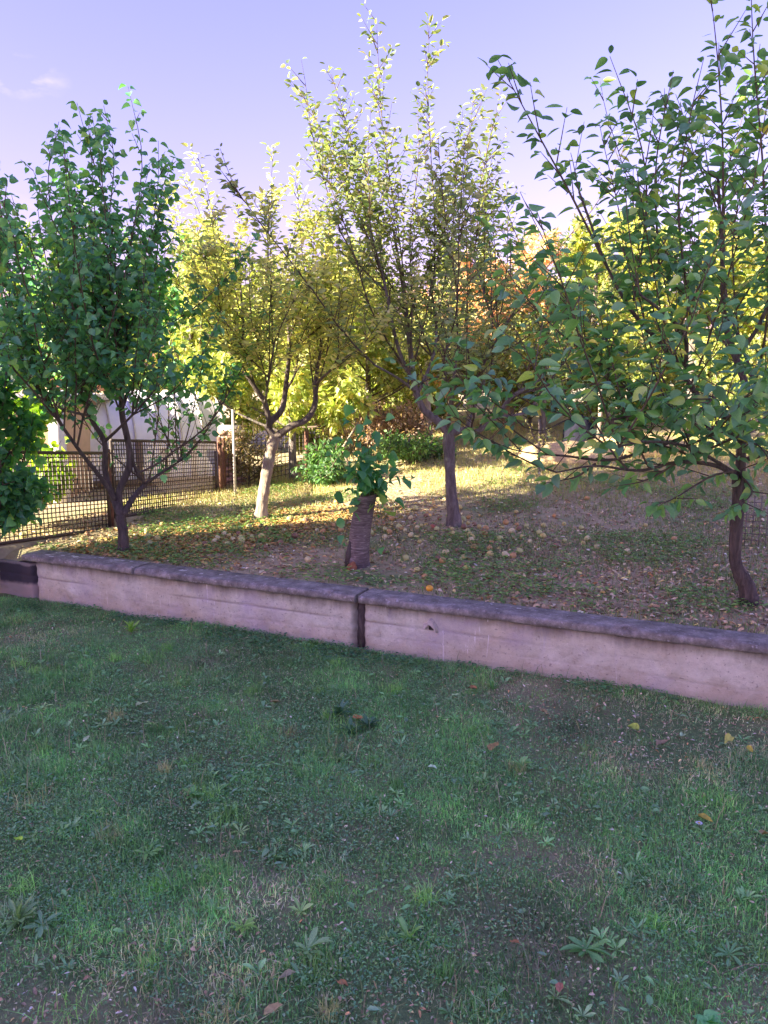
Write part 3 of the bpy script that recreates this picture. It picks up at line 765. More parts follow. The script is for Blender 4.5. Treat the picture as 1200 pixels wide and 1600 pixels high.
E4 = [W([(950, 420, Y4 - .35, .01), (890, 300, Y4 - .4, .01), (830, 190, Y4 - .4, .01), (775, 88, Y4 - .4, .01)]),
      W([(990, 470, Y4 - .35, .01), (1010, 330, Y4 - .35, .01), (1000, 220, Y4 - .3, .01), (953, 88, Y4 - .3, .01)]),
      W([(1030, 420, Y4 - .2, .01), (1025, 260, Y4 - .2, .01), (1052, 110, Y4 - .2, .01)]),
      W([(1128, 400, Y4, .01), (1130, 250, Y4 - .05, .01), (1122, 100, Y4 - .1, .01), (1108, -30, Y4 - .1, .01)]),
      W([(1200, 450, Y4 - .1, .01), (1192, 260, Y4 - .1, .01), (1178, 90, Y4 - .1, .01), (1172, -60, Y4 - .1, .01)]),
      W([(1080, 500, Y4 - .3, .01), (1060, 330, Y4 - .3, .01), (1075, 200, Y4 - .3, .01), (1100, 90, Y4 - .3, .01)]),
      W([(1150, 735, Y4 - .05, .01), (1110, 745, Y4 - .3, .01), (1060, 775, Y4 - .45, .01), (1030, 790, Y4 - .5, .01)]),
      W([(1156, 720, Y4, .01), (1120, 690, Y4 - .4, .01), (1060, 640, Y4 - .6, .01), (1010, 600, Y4 - .7, .01)]),
      W([(1160, 690, Y4, .01), (1190, 700, Y4 - .4, .01), (1215, 750, Y4 - .6, .01)]),
      W([(1160, 680, Y4, .01), (1140, 640, Y4 - .5, .01), (1120, 620, Y4 - .9, .01), (1090, 650, Y4 - 1.1, .01)]),
      W([(1165, 650, Y4, .01), (1190, 600, Y4 - .5, .01), (1200, 560, Y4 - .9, .01)]),
      W([(1100, 725, Y4 - .3, .01), (1050, 700, Y4 - .5, .01), (980, 690, Y4 - .6, .01), (930, 700, Y4 - .6, .01)]),
      W([(1060, 722, Y4 - .4, .01), (1010, 750, Y4 - .5, .01), (960, 760, Y4 - .55, .01)]),
      W([(1040, 640, Y4 - .3, .01), (990, 610, Y4 - .4, .01), (930, 600, Y4 - .5, .01), (880, 610, Y4 - .5, .01)]),
      W([(1156, 740, Y4, .01), (1175, 770, Y4 - .3, .01), (1140, 800, Y4 - .4, .01)]),
      W([(930, 725, Y4 - .5, .01), (900, 745, Y4 - .6, .01), (850, 755, Y4 - .65, .01)])]
def env4(x, y):
    return 3.45 + 1.25 * min(.7, max(-1.25, (x - 1.65))) + .3 * (float(vnoise(x * 4, y * 4, 19)) - .5)
tot.append(tree('apple_tree', 'near shaded tree with large leaves and crooked slim trunk behind the wall', 'tree', b, T4, L4,
     env4, (.082, .056), 'bark_dark', 14, shoots=(3.7, .1), side=(.135, .42), spread=.8, wig=.18, shoot_r=.005, want=300,
     leafk='fine', leafm='leaf_dark', pal=G_NEAR, palw=[5, 4, 4, 1.2, .12], dens=1.3, droop=.45, extra=E4, upright=.75)[1])
print('LEAVES', tot)

# --- tree stump with regrowth
sb = onground(560, 884); YS = sb[1]
stump = empty('tree_stump', sb, 'leaning cut cherry stump with ringed bark and leafy shoots growing from its top', 'tree stump')
n, k = 40, 46
a = np.arange(n) / n * 2 * PI; hh = np.linspace(-.05, 1, k)
H_S = .55; A_, Z_ = np.meshgrid(a, hh)
rad = .084 - .008 * np.clip(Z_, 0, 1) + .012 * np.exp(-np.clip(Z_, 0, 1) / .10)
rad = rad + .006 * (vnoise(np.cos(A_) * 2 + 5, np.sin(A_) * 2 + Z_ * 4, 71) - .5) + .006 * (vnoise(np.cos(A_) * 1.4 + 5, Z_ * 40 + 2 * np.sin(A_), 72) - .5) * .35
rad = rad + .012 * np.exp(-((Z_ - .08) / .06) ** 2) * np.exp(-((A_ - 3.9) / .5) ** 2)
cxs = .07 * np.clip(Z_, 0, 1) - .02 * np.sin(Z_ * 3)
V = np.stack([cxs + rad * np.cos(A_), rad * np.sin(A_) * .95, Z_ * H_S + .012 * np.cos(A_) * (Z_ > .99)], -1).reshape(-1, 3)
i = np.arange(k - 1)[:, None] * n; j = np.arange(n)[None]
F = np.stack([i + j, i + (j + 1) % n, i + n + (j + 1) % n, i + n + j], -1).reshape(-1, 4)
mt, nt, p = newmat('cherry_bark')
f1 = noise(nt, 20, 6, .7, stretch=(.5, .5, 5.0), dist=1.6); f2 = noise(nt, 5, 4)
c = ramp(nt, f1, [(.36, (.10, .075, .075)), (.52, (.22, .17, .16)), (.62, (.40, .34, .32)), (.70, (.58, .52, .50))])
nt.links.new(mixc(nt, c, (.09, .065, .06), ramp(nt, f2, [(.45, (0, 0, 0)), (.65, (.7, .7, .7))])), p.inputs['Base Color']); p.inputs['Roughness'].default_value = .85
bump(nt, p, f1, 1.0, .012); M['cherry'] = mt
m = MB(); m.add(V, F); m.build('trunk', mt, stump, smooth=True)
top = V[-n:]; ctr = top.mean(0)
m = MB(); rings = [top * 1.0]
for q in (.75, .5, .25): rings.append(ctr + (top - ctr) * q + [0, 0, -.006 * (1 - q)])
Vt = np.vstack(rings + [ctr[None]]); Ft = []
for q in range(3): Ft.append(np.stack([q * n + np.arange(n), q * n + (np.arange(n) + 1) % n, (q + 1) * n + (np.arange(n) + 1) % n, (q + 1) * n + np.arange(n)], 1))
m.add(Vt, [np.vstack(Ft), np.stack([3 * n + np.arange(n), 3 * n + (np.arange(n) + 1) % n, np.full(n, 4 * n)], 1)])
m.build('cut_face', simple('cut_wood', (.28, .20, .13), .9, 30, .3, .4), stump)
# broken old bark plate at the left foot, orange rotten wood in front
m = MB(); m.tube([(-.070, -.04, .0), (-.072, -.045, .10), (-.062, -.04, .20)], [.034, .028, .008], 8, wob=.35); m.build('bark_flap', M['bark_dark'], stump, smooth=True)
m = MB(); m.tube([(-.05, -.115, -.02), (-.045, -.112, .03), (-.03, -.10, .055)], [.045, .035, .01], 8, wob=.3); m.build('rotten_wood', simple('rotten_wood', (.30, .12, .055), .95, 30, .4, .6), stump, smooth=True)
rg = np.random.default_rng(5)
tips = [(552, 628, 0), (575, 650, -.05), (530, 655, .05), (610, 690, 0), (560, 640, 0), (600, 700, .1), (540, 690, -.1), (628, 735, -.1), (515, 770, -.1), (530, 850, -.15), (575, 680, .15), (600, 850, -.1), (625, 800, 0), (590, 745, .2), (508, 690, 0), (648, 745, -.05), (555, 720, -.2), (600, 655, .0)]
SP, SD = [], []
root0 = sb + np.array([.10, 0.0, H_S - .06]); root1 = sb + np.array([-.05, -.02, .12])
for q, (px, py, dy) in enumerate(tips):
    tip = at(px, py, YS + dy); r0 = root0 if py < 790 or px > 570 else root0
    mid = (r0 + tip) / 2 + np.array([0, 0, .10 if py > 760 else .02]) + rg.normal(0, .03, 3)
    P = smooth_poly(np.array([r0, r0 * .6 + mid * .4 + [0, 0, .05], mid, tip]), 9)
    m = MB(); m.tube(P - sb, np.linspace(.010 if q == 0 else .005, .0015, 9), 6); m.build('shoot', simple('green_shoot', (.10, .13, .05), .6, 20, .3, .1) if q == 0 else bpy.data.materials['green_shoot'], stump, smooth=True)
    nl = max(5, int(np.linalg.norm(tip - r0) / .05)); f = np.linspace(.3, 1, nl)
    for w_, ff in enumerate(f):
        p = P[int(ff * 8)]; a_ = w_ * 2.4 + q
        d = np.array([math.cos(a_), math.sin(a_) - .3, -.35]) + rg.normal(0, .3, 3)
        SP.append(p + d * .03); SD.append(d)
SP = np.array(SP); SD = np.array(SD); nn = len(SP)
R = leaf_frames(SP, SD, rg, 1.0); S_ = rg.uniform(.05, .11, nn)
cols = rand_cols(nn, [(.12, .40, .15), (.16, .46, .15), (.09, .32, .14), (.50, .55, .14)], [4, 3, 3, .25], rg)
leaf_parts(SP, R, S_, cols, 'round', M['leaf'], stump, sb, nn)

# ------------------------------------------------------------------ background trees
def bgtree(name, label, px, D, ztop, rad, hz0, leafsize, nleaf, pal, palw, seed, bark='bark_grey', lk='flat', group=None, base=None, tr=.06, cat='tree', zlow=None, lean=0.0, clump=11):
    rg = np.random.default_rng(seed)
    p0 = at(px, 600, D); x, y = p0[0], p0[1]; z0 = float(zg(x, y)); b = np.array([x, y, z0])
    root = empty(name, b, label, cat, group)
    zf = z0 + hz0
    m = MB(); P = smooth_poly([(0, 0, -.05, tr * 1.3), (lean * .4, 0, (zf - z0) * .6, tr), (lean, .05, zf - z0 + .3, tr * .8), (lean * 1.2, 0, (zf - z0) + (ztop - zf) * .6, tr * .3)], 16)
    m.tube(P[:, :3], P[:, 3], 9, wob=.1); m.build('trunk', M[bark], root, smooth=True)
    # limbs
    H = ztop - zf; cl = []; tw = MB()
    for q in range(clump):
        a = q * 2.4 + rg.uniform(-.4, .4); rr = rad * rg.uniform(.45, .95); zz = rg.uniform(0.0, .95)
        prof = math.sqrt(max(.05, 1 - (zz * 1.02) ** 2.2)) if zz > .25 else .75 + zz
        tip = np.array([lean + math.cos(a) * rr * prof, math.sin(a) * rr * prof, (zf - z0) + H * zz * .97 + .1])
        st = np.array([lean * .8, 0, (zf - z0) * rg.uniform(.75, 1.0) + max(0, zz - .3) * H * .6])
        mid = (st * .5 + tip * .5) + np.array([math.cos(a), math.sin(a), -.3]) * rr * .12
        Pl = smooth_poly([st, mid, tip], 8)
        m2 = MB(); m2.tube(Pl, np.linspace(tr * .42, .006, 8), 6)
        if q < 5: m2.build('limb', M[bark], root, smooth=True)
        else: tw.tube(Pl, np.linspace(tr * .3, .005, 8), 5, cap=False)
        for s_ in range(9):
            i = rg.integers(2, 8); e = rg.normal(0, 1, 3); e[2] = abs(e[2]) * .8 + .25; e /= np.linalg.norm(e)
            l = rg.uniform(.25, .6) * min(1.2, rad * .75)
            Q = make_shoot(Pl[i], e, l, rg, up=.5, n=4)
            tw.tube(Q, np.linspace(.006, .002, 5), 4, cap=False); cl.append(Q)
    tw.build('twigs', M['twig'], root, kind='stuff')
    cl = np.array(cl)                    # (c,5,3)
    idx = rg.integers(0, len(cl), nleaf); t = rg.uniform(.15, 1, nleaf) * 4; i = np.minimum(t.astype(int), 3); f = t - i
    Pp = cl[idx, i] * (1 - f[:, None]) + cl[idx, i + 1] * f[:, None]
    Dd = rg.normal(0, 1, (nleaf, 3)) + np.array([0, 0, -.1]); Dd /= np.linalg.norm(Dd, axis=1)[:, None]
    Pp = Pp + Dd * rg.uniform(0, .09, (nleaf, 1))
    if zlow is not None: Pp[:, 2] = np.maximum(Pp[:, 2], zlow + rg.uniform(0, .3, nleaf))
    keep = Pp[:, 2] > .03; Pp = Pp[keep]; Dd = Dd[keep]; nleaf = len(Pp)
    cc = rand_cols(nleaf, pal, palw, rg); 
    leaf_mesh('crown', Pp + b, leaf_frames(Pp, Dd, rg, .8), leafsize * rg.uniform(.6, 1.2, nleaf), cc, lk, M['leaf'], root, b)
    return root

bgtree('background_tree', 'yellow green bushy tree just behind the pale-trunked apple tree', 455, 10.4, 3.1, 1.7, .7, .11, 9500, G_GOLD, [4, 4, 3, 1], 31, tr=.05)
bgtree('background_tree', 'sunlit yellow green tree between the pale-trunked apple and the tall middle apple', 575, 11.6, 3.3, 1.6, .9, .10, 8000, G_GOLD, [4, 4, 3, 1], 32, tr=.05)
bgtree('background_tree', 'leafy green-yellow tree behind the crown of the dark left tree', 300, 11.8, 3.9, 1.5, 1.1, .10, 7500, G_GOLD, [4, 3, 4, .5], 33, tr=.06)
bgtree('background_tree', 'deep green tree with sunlit gaps behind the dark left tree, nearest the house', 120, 13.0, 4.1, 1.5, 1.5, .11, 6500, [(.17, .28, .05), (.26, .36, .05), (.10, .18, .04)], [4, 3, 3], 34, tr=.07)
bgtree('autumn_tree', 'rust orange autumn tree glowing behind the tall middle apple tree', 795, 13.2, 4.05, 1.7, .9, .10, 11000, G_RUST, [4, 4, 2, 1.5], 35, bark='bark_pale', tr=.10)
bgtree('autumn_tree', 'smaller salmon orange autumn tree seen through the lower limbs of the tall apple tree', 705, 12.9, 3.4, 1.1, .7, .10, 6500, G_RUST, [3, 4, 2, 2], 42, bark='bark_pale', tr=.06)
bgtree('background_tree', 'bright yellow green tree right of the rust orange tree', 925, 14.0, 4.7, 1.75, 1.2, .11, 9500, G_GOLD, [4, 5, 2, 2], 36, tr=.07)
bgtree('background_tree', 'bright yellow tree behind the near large-leaved tree at the right edge', 1080, 12.5, 4.5, 1.75, 1.1, .11, 9500, G_GOLD, [3, 5, 2, 3], 37, tr=.07)
bgtree('background_tree', 'yellow green tree at the far right behind the trunk of the near tree', 1235, 11.5, 4.4, 1.7, 1.0, .11, 8500, G_GOLD, [4, 4, 2, 2], 38, tr=.07)
bgtree('background_tree', 'low green tree with forked trunk below the rust orange tree', 735, 12.0, 2.1, 1.15, .8, .08, 5200, [(.20, .26, .06), (.34, .37, .08), (.12, .17, .05)], [4, 4, 2], 39, bark='bark_pale', tr=.05)
bgtree('background_tree', 'low olive green tree left of the dark tarp', 850, 12.2, 2.7, 1.1, .8, .08, 4600, [(.22, .27, .08), (.36, .37, .11), (.12, .17, .05)], [4, 4, 2], 40, tr=.05)
bgtree('background_tree', 'pale trunked slender tree behind the wooden stump shoots', 672, 11.2, 2.9, .8, 1.3, .08, 2200, G_APPLE, [4, 4, 2, 2, 1], 41, bark='bark_pale', tr=.055, lean=-.12)
for i, (px, D, zt) in enumerate([(330, 15.5, 4.2), (620, 15.0, 4.0), (900, 16.0, 4.8), (560, 16.5, 3.9), (690, 17.5, 4.2), (800, 18, 4.6), (1000, 17, 5.0), (420, 16, 4.0), (1150, 17, 5.2), (210, 17, 4.2)]):
    bgtree('background_tree', 'leafy tree in the back row closing the end of the orchard', px, D, zt, 2.3, .35, .13, 9000, [(.36, .44, .12), (.50, .52, .16), (.24, .32, .09)], [4, 4, 2], 50 + i, group='back row of trees beyond the orchard')
for i, (px, D, zt, rr_) in enumerate([(640, 13.6, 2.2, 1.3), (830, 13.4, 2.3, 1.2), (960, 12.8, 2.4, 1.2), (1060, 13.6, 2.5, 1.3), (1170, 11.8, 2.3, 1.2), (1260, 9.8, 1.9, .9), (500, 12.6, 1.9, 1.0)]):
    bgtree('background_bush', ['round bush below the back trees'][0] + ', ' + ['behind the slender pale trunk', 'left of the dark tarp heap', 'right of the dark tarp heap', 'behind the pale hay heap', 'behind the near crooked trunk', 'at the right edge by the thin wire fence', 'above the farther wire fence'][i], px, D, zt, rr_, .08, .10, 5200, [(.36, .44, .14), (.50, .52, .18), (.24, .32, .10), (.52, .42, .22)], [4, 3, 2, 1], 80 + i, cat='bush', tr=.03, clump=14)
# bramble / dry brush under the far trees
bgtree('dry_bush', 'dark reddish brown dry bush behind the stump, under the yellow trees', 600, 11.4, 1.35, .95, .12, .06, 5200, [(.42, .27, .20), (.55, .38, .28), (.30, .22, .16)], [4, 4, 3], 61, cat='bush', bark='bark_dark', tr=.02, clump=16)
bgtree('dry_bush', 'brown thorny bush with faded leaves beside the fence end', 385, 9.9, 1.05, .55, .1, .05, 2000, [(.17, .12, .07), (.12, .12, .05), (.25, .2, .1)], [4, 4, 3], 62, cat='bush', bark='bark_dark', tr=.015, clump=12)
bgtree('green_bush', 'low fresh green bush at the foot of the pale trunked slender tree', 640, 10.6, .85, .7, .05, .07, 2600, [(.12, .26, .09), (.17, .32, .10), (.09, .18, .07)], [4, 4, 2], 63, cat='bush', tr=.012, clump=14)
bgtree('green_bush', 'green leafy bush left of the wooden stump in the lit grass', 508, 9.6, .85, .45, .05, .08, 1300, [(.11, .24, .10), (.15, .30, .11)], [4, 4], 64, cat='bush', tr=.012, clump=12)
bgtree('vine_bush', 'bright yellow green grape vine growing at the fence on the left edge', 10, 7.3, 1.55, .65, .2, .10, 1900, [(.30, .48, .05), (.40, .58, .06), (.20, .34, .05)], [4, 4, 3], 65, cat='vine', lk='round', tr=.02, clump=14)
bgtree('leafy_shrub', 'dark green shrub leaning over the left fence panel in the shade', -70, 6.05, 2.4, .5, .35, .075, 3400, G_DARK, [4, 4, 4, .6], 66, cat='shrub', lk='round', tr=.02, clump=18, lean=.25)
bgtree('sapling', 'thin bare-stemmed sapling standing in the lit grass right of the tall apple', 846, 9.6, 1.12, .22, .35, .06, 60, G_APPLE, [4, 4, 2, 2, 1], 67, tr=.018, clump=4)

# ------------------------------------------------------------------ fences
def fence(label, posts, tops, cell, wire, name='mesh_fence', mat='iron', postm='rust', frame=True, kerb=True, double=True):
    """posts: list of (bottom point, top z); panels between them"""
    b0 = posts[0][0]
    root = empty(name, (b0[0], b0[1], b0[2]), label, 'fence'); o0 = np.array(b0)
    for (p, pt, r) in tops:
        m = MB(); m.box(np.array([p[0], p[1], (p[2] - .12 + pt) / 2]) - o0, (r, r, pt - p[2] + .12), rz=.4); m.build('post', M[postm], root)
    for (a, at_), (b, bt) in zip(posts[::2], posts[1::2]):
        a = np.array(a, float); b = np.array(b, float); d = b - a; d[2] = 0; L = np.linalg.norm(d)
        A_t = np.array([a[0], a[1], at_]); B_t = np.array([b[0], b[1], bt])
        if frame:
            m = MB(); w = .028
            m.bar(a - o0, b - o0, w); m.bar(A_t - o0, B_t - o0, w); m.bar(a - o0, A_t - o0, w * .9); m.bar(b - o0, B_t - o0, w * .9)
            m.build('panel_frame', M[mat], root)
        m = MB(); nx = int(L / cell)
        for i in range(1, nx):
            f = i / nx; p = a + (b - a) * f; q = A_t + (B_t - A_t) * f; m.bar(p - o0, q - o0, wire, wire * .5)
        H = at_ - a[2]; nz = int(H / cell)
        nrm = np.array([-d[1], d[0], 0]) / L * wire * .5
        for k in range(1, nz):
            f = k / nz; p = a + (A_t - a) * f; q = b + (B_t - b) * f; m.bar(p - o0 + nrm, q - o0 + nrm, wire * .5, wire)
        m.build('lattice', M[mat], root, kind='stuff')
    return root
def fp(px, py, D): return at(px, py, D)
Fa, Fb = fp(-60, 858, 6.05), fp(172, 825, 7.35)
Fc, Fd = fp(180, 808, 7.45), fp(340, 784, 9.6)
za, zb = at(-60, 706, 6.05)[2], at(172, 708, 7.35)[2]
zc, zd = at(180, 688, 7.45)[2], at(340, 691, 9.6)[2]
fence('rusty mesh fence of square lattice panels behind the dark left tree', [(Fa, za), (Fb, zb), (Fc, zc), (Fd, zd)],
      [(fp(175, 828, 7.4), at(175, 702, 7.4)[2], .05), (fp(346, 786, 9.65), at(346, 682, 9.65)[2], .05), (fp(352, 786, 9.75), at(352, 684, 9.75)[2], .04)], .042, .009)
Fe, Ff = fp(352, 782, 9.8), fp(480, 745, 11.0); Fg = fp(660, 712, 12.2)
fence('farther dark wire fence under the yellow trees, seen past the pale apple trunk', [(Fe, at(352, 672, 9.8)[2]), (Ff, at(480, 672, 11.0)[2]), (Ff, at(480, 670, 11.0)[2]), (Fg, at(660, 640, 12.2)[2])],
      [(Ff, at(480, 660, 11.0)[2], .05), (Fg, at(660, 635, 12.2)[2], .05)], .07, .008, frame=False)
Fh, Fi = fp(1150, 880, 6.4), fp(1330, 905, 6.0)
fence('thin upright wire fence behind the crooked trunk at the right edge', [(Fh, at(1150, 775, 6.4)[2]), (Fi, at(1330, 775, 6.0)[2])], [(Fh, at(1150, 770, 6.4)[2], .025)], .05, .006, mat='bark_grey', frame=False)
pole = MB(); a = fp(368, 781, 9.3); pole.tube([(0, 0, -.1), (0, 0, at(368, 640, 9.3)[2] - a[2])], .016, 8)
o = pole.build('fence_pole', M['pole'], smooth=True, loc=a); tagp(o, 'thin pale upright pole at the right end of the lattice fence', 'pole')
# kerb under the fence
kerb = empty('fence_kerb', (Fa[0], Fa[1], Fa[2]), 'light concrete kerb carrying the rusty lattice fence', 'kerb')
for (a, b, dz) in ((Fa, Fb, 0), (Fb + [.02, .02, 0], Fb + (Fc - Fb) * .99, .06), (Fc, Fd, 0)):
    a = np.array(a); b = np.array(b); m = MB(); h = .34
    m.bar(a - Fa - [0, 0, h / 2 + .018], b - Fa - [0, 0, h / 2 + .018], .15, h); m.build('kerb_block', simple('kerb_concrete', (.40, .34, .24), .9, 7, .35, .4), kerb)

# ------------------------------------------------------------------ things beyond the fence
# white film greenhouse
def greenhouse():
    a = at(96, 700, 9.75); b = at(352, 700, 10.9)
    p0 = np.array([a[0], a[1], 0.0]); p1 = np.array([b[0], b[1], 0.0]); d = p1 - p0; L = np.linalg.norm(d); d /= L; n = np.array([-d[1], d[0], 0])
    root = empty('greenhouse', p0, 'long lilac white film greenhouse behind the lattice fence', 'greenhouse')
    nseg = 60; na = 14; ws = 1.3; base = .05; hh = 1.55
    us = np.linspace(0, L, nseg); prof = [(0, base)] + [(ws / 2 - ws / 2 * math.cos(t), base + .75 + (hh - .75) * math.sin(t)) for t in np.linspace(0, PI, na)] + [(ws, base)]
    V = []
    for u in us:
        sag = .02 * math.sin(u * 7.3) + .015 * math.sin(u * 17)
        for (s, z) in prof: V.append(d * u + n * (s + sag * .5) + np.array([0, 0, z + sag * (z > .9)]))
    k = len(prof); i = np.arange(nseg - 1)[:, None] * k; j = np.arange(k - 1)[None]
    m = MB(); m.add(V, np.stack([i + j, i + k + j, i + k + j + 1, i + j + 1], -1).reshape(-1, 4)); m.build('film_cover', M['film'], root, smooth=True)
    for q in range(8):
        u = L * q / 7; P = [d * u + n * (s * 1.0 - (.012 if s < .6 else -.012)) + np.array([0, 0, z + .012]) for s, z in prof]
        m = MB(); m.tube(P, .012, 6); m.build('hoop', M['pole'], root, smooth=True)
    for q, f in enumerate((.12, .26, .44, .60, .78)):   # timber uprights leaning on the side
        m = MB(); m.bar(d * L * f - n * .06 + np.array([0, 0, 0]), d * L * f - n * .05 + np.array([0, 0, .95 - .1 * (q % 2)]), .07, .05); m.build('upright', M['wood'], root)
    m = MB(); m.bar(d * .1 - n * .10 + np.array([0, 0, .42]), d * (L - .1) - n * .10 + np.array([0, 0, .38]), .03, .10); m.build('side_board', M['wood'], root)
greenhouse()
# orange plastered outbuilding with a red tile roof, left
def outbuilding():
    a = at(-160, 700, 8.6); b = at(104, 700, 9.2); x0, x1, y0 = a[0], b[0], 8.9
    root = empty('outbuilding', (x0, y0, 0), 'orange plastered outbuilding in sunlight behind the left end of the fence', 'building')
    w = x1 - x0
    m = MB(); m.box((w / 2, .9, .72), (w, 1.8, 1.55)); m.build('wall', M['plaster_orange'], root)
    m = MB(); m.box((w + .04, -.03, .70), (.14, .14, 1.6)); m.build('pillar', M['plaster_white'], root)
    m = MB(); m.box((w - .55, -.05, .35), (.22, .10, .9)); m.build('pillar', M['brick'], root)
    m = MB(); m.box((w / 2, .85, 1.53), (w + .3, 2.1, .07)); m.build('roof_slab', M['pole'], root)
outbuilding()
def tile_roof(root, P0, eu, ev, nu, nv, tw_, tl, me_cache={}):
    """rows of clay tiles as parts; P0 eave corner, eu along eave, ev up the slope"""
    eu = np.array(eu, float); eu /= np.linalg.norm(eu); ev = np.array(ev, float); ev /= np.linalg.norm(ev); ez = np.cross(eu, ev)
    if 'me' not in me_cache:
        V = []; nA = 5
        for y, lift in ((0, .035), (1.12, .0)):
            for t in np.linspace(0, PI, nA): V.append([.5 - .47 * math.cos(t), y, .16 * math.sin(t) + lift])
            for t in np.linspace(0, PI, nA): V.append([.5 - .47 * math.cos(t), y, .16 * math.sin(t) + lift - .05])
        V = np.array(V); F = []
        for i in range(nA - 1):
            F.append([i, i + 1, 2 * nA + i + 1, 2 * nA + i]); F.append([nA + i + 1, nA + i, 3 * nA + i, 3 * nA + i + 1]); F.append([i + 1, i, nA + i, nA + i + 1])
        me_cache['me'] = mesh_arrays('roof_tile', V, np.array(F), M['tile'], smooth=False)
    rgt = np.random.default_rng(nu)
    for v in range(nv):
        for u in range(nu):
            o = bpy.data.objects.new('roof_tile', me_cache['me']); COL.objects.link(o); o.parent = root
            Mx = np.eye(4); Mx[:3, 0] = eu * tw_; Mx[:3, 1] = ev * tl; Mx[:3, 2] = ez * tw_; Mx[:3, 3] = np.array(P0) + eu * tw_ * u + ev * tl * v + ez * rgt.uniform(0, .006)
            o.matrix_local = Matrix(Mx.tolist())
def neighbour_house():
    c = at(10, 402, 15.0); ze = c[2]; xr = c[0]
    root = empty('neighbour_house', (xr - 6, 15.0, 0), 'neighbour house with red tiled roof showing at the far left edge above the dark tree', 'house')
    root.rotation_euler = (0, 0, math.radians(27)); q_ = math.radians(27); root.location = (xr - 6 * math.cos(q_), 15.0 - 6 * math.sin(q_), 0)
    m = MB(); m.box((2.6, 3.2, ze / 2 - .1), (6.0, 6.0, ze - .1)); m.build('wall', M['plaster_white'], root)
    m = MB(); m.box((3.0, -.05, ze - .08), (6.0, .22, .14)); m.build('eave_board', M['wood'], root)
    # solid roof deck
    pr = 30 * PI / 180; Lr = 4.0
    V = np.array([[0, -.15, ze], [6.0, -.15, ze], [6.0, 3.3, ze + 2.0], [0, 3.3, ze + 2.0], [6.0, 6.75, ze], [0, 6.75, ze], [0, -.15, ze - .1], [6, -.15, ze - .1], [6, 6.75, ze - .1], [0, 6.75, ze - .1]])
    m = MB(); m.add(V, [np.array([[0, 1, 2, 3], [3, 2, 4, 5], [6, 9, 8, 7], [0, 6, 7, 1], [5, 4, 8, 9]]), np.array([[1, 7, 8], [0, 5, 9]])])
    m.add(V[[1, 8, 4, 2]], np.array([[0, 1, 2, 3]])); m.build('roof', M['tile'], root)
    tile_roof(root, (3.4, -.2, ze + .03), (1, 0, 0), (0, 3.45, 2.0), 12, 14, .22, .26)
    m = MB(); m.box((3.4, .18, 1.6), (.9, .06, 1.1)); w = m.build('window', M['wood'], root)
neighbour_house()
def garden_shed():
    a = at(60, 600, 13.6); b = at(232, 600, 13.6); x0, x1 = a[0], b[0]; w = x1 - x0
    z1 = at(150, 588, 13.6)[2]; z2 = at(150, 560, 14.6)[2] + .25
    root = empty('garden_shed', (x0, 13.6, 0), 'low shed with faded pink-red roof glimpsed through the dark left tree', 'shed')
    m = MB(); m.box((w / 2, 1.0, z1 / 2), (w, 2.0, z1)); m.build('wall', M['plaster_orange'], root)
    V = np.array([[-.2, -.2, z1], [w + .2, -.2, z1], [w + .2, 2.2, z2], [-.2, 2.2, z2]])
    m = MB(); m.add(np.vstack([V, V - [0, 0, .06]]), np.array([[0, 1, 2, 3], [4, 7, 6, 5], [0, 4, 5, 1], [1, 5, 6, 2], [2, 6, 7, 3], [3, 7, 4, 0]])); m.build('roof', simple('faded_red_roof', (.42, .16, .15), .7, 6, .2, .2), root)
    tile_roof(root, (-.2, -.22, z1 + .02), (1, 0, 0), (0, 2.4, z2 - z1), int((w + .4) / .2), 9, .2, .26)
garden_shed()
# brick pier at the end of the lattice fence, brick by brick
def brick_pier():
    c = at(362, 755, 10.2); top = at(362, 664, 10.2)[2]; z0 = .15
    root = empty('brick_pier', (c[0], c[1], z0), 'pinkish brick pier at the right end of the rusty lattice fence', 'pier')
    m = MB(); m.box((0, 0, (top - z0) / 2), (.27, .22, top - z0 - .01)); m.build('mortar_core', M['mortar'], root)
    bm = MB(); bm.box((0, 0, 0), (.138, .06, .055)); proto = bm.build('brick', M['brick'], root); first = True
    nr = int((top - z0) / .068)
    for r in range(nr):
        off = .0 if r % 2 else -.07
        for k in range(3):
            x = -.145 + off + .145 * (k + .5) if r % 2 == 0 else -.145 + .145 * k + .0725
            wd = 1.0
            if r % 2 == 0 and k == 0: continue
            if r % 2 and k > 1: continue
            o = proto if first else bpy.data.objects.new('brick', proto.data)
            if not first: COL.objects.link(o); o.parent = root
            first = False
            o.location = (x if r % 2 else x - .0, -.105 + random.uniform(-.003, .003), .035 + r * .068)
brick_pier()
# tarp covered heap, straw heap, pale trestle and rubble on the slope, right
def heap(name, label, cat, px, py, D, size, mat, seed, rough=.25):
    p = at(px, py, D); z0 = float(zg(p[0], p[1])); n = 18; k = 9
    A_, B_ = np.meshgrid(np.arange(n) / n * 2 * PI, np.linspace(0, PI / 2, k)); 
    r = 1 + rough * (fbm(np.cos(A_) * 2 + seed, np.sin(A_) * 2 + B_ * 2, seed) - .5) * 2
    V = np.stack([size[0] * r * np.cos(A_) * np.cos(B_) ** .7, size[1] * r * np.sin(A_) * np.cos(B_) ** .7, size[2] * r * np.sin(B_) - .05], -1).reshape(-1, 3)
    i = np.arange(k - 1)[:, None] * n; j = np.arange(n)[None]
    m = MB(); m.add(V, np.stack([i + j, i + (j + 1) % n, i + n + (j + 1) % n, i + n + j], -1).reshape(-1, 4))
    o = m.build(name, M[mat], loc=(p[0], p[1], z0), smooth=True); tagp(o, label, cat); return o
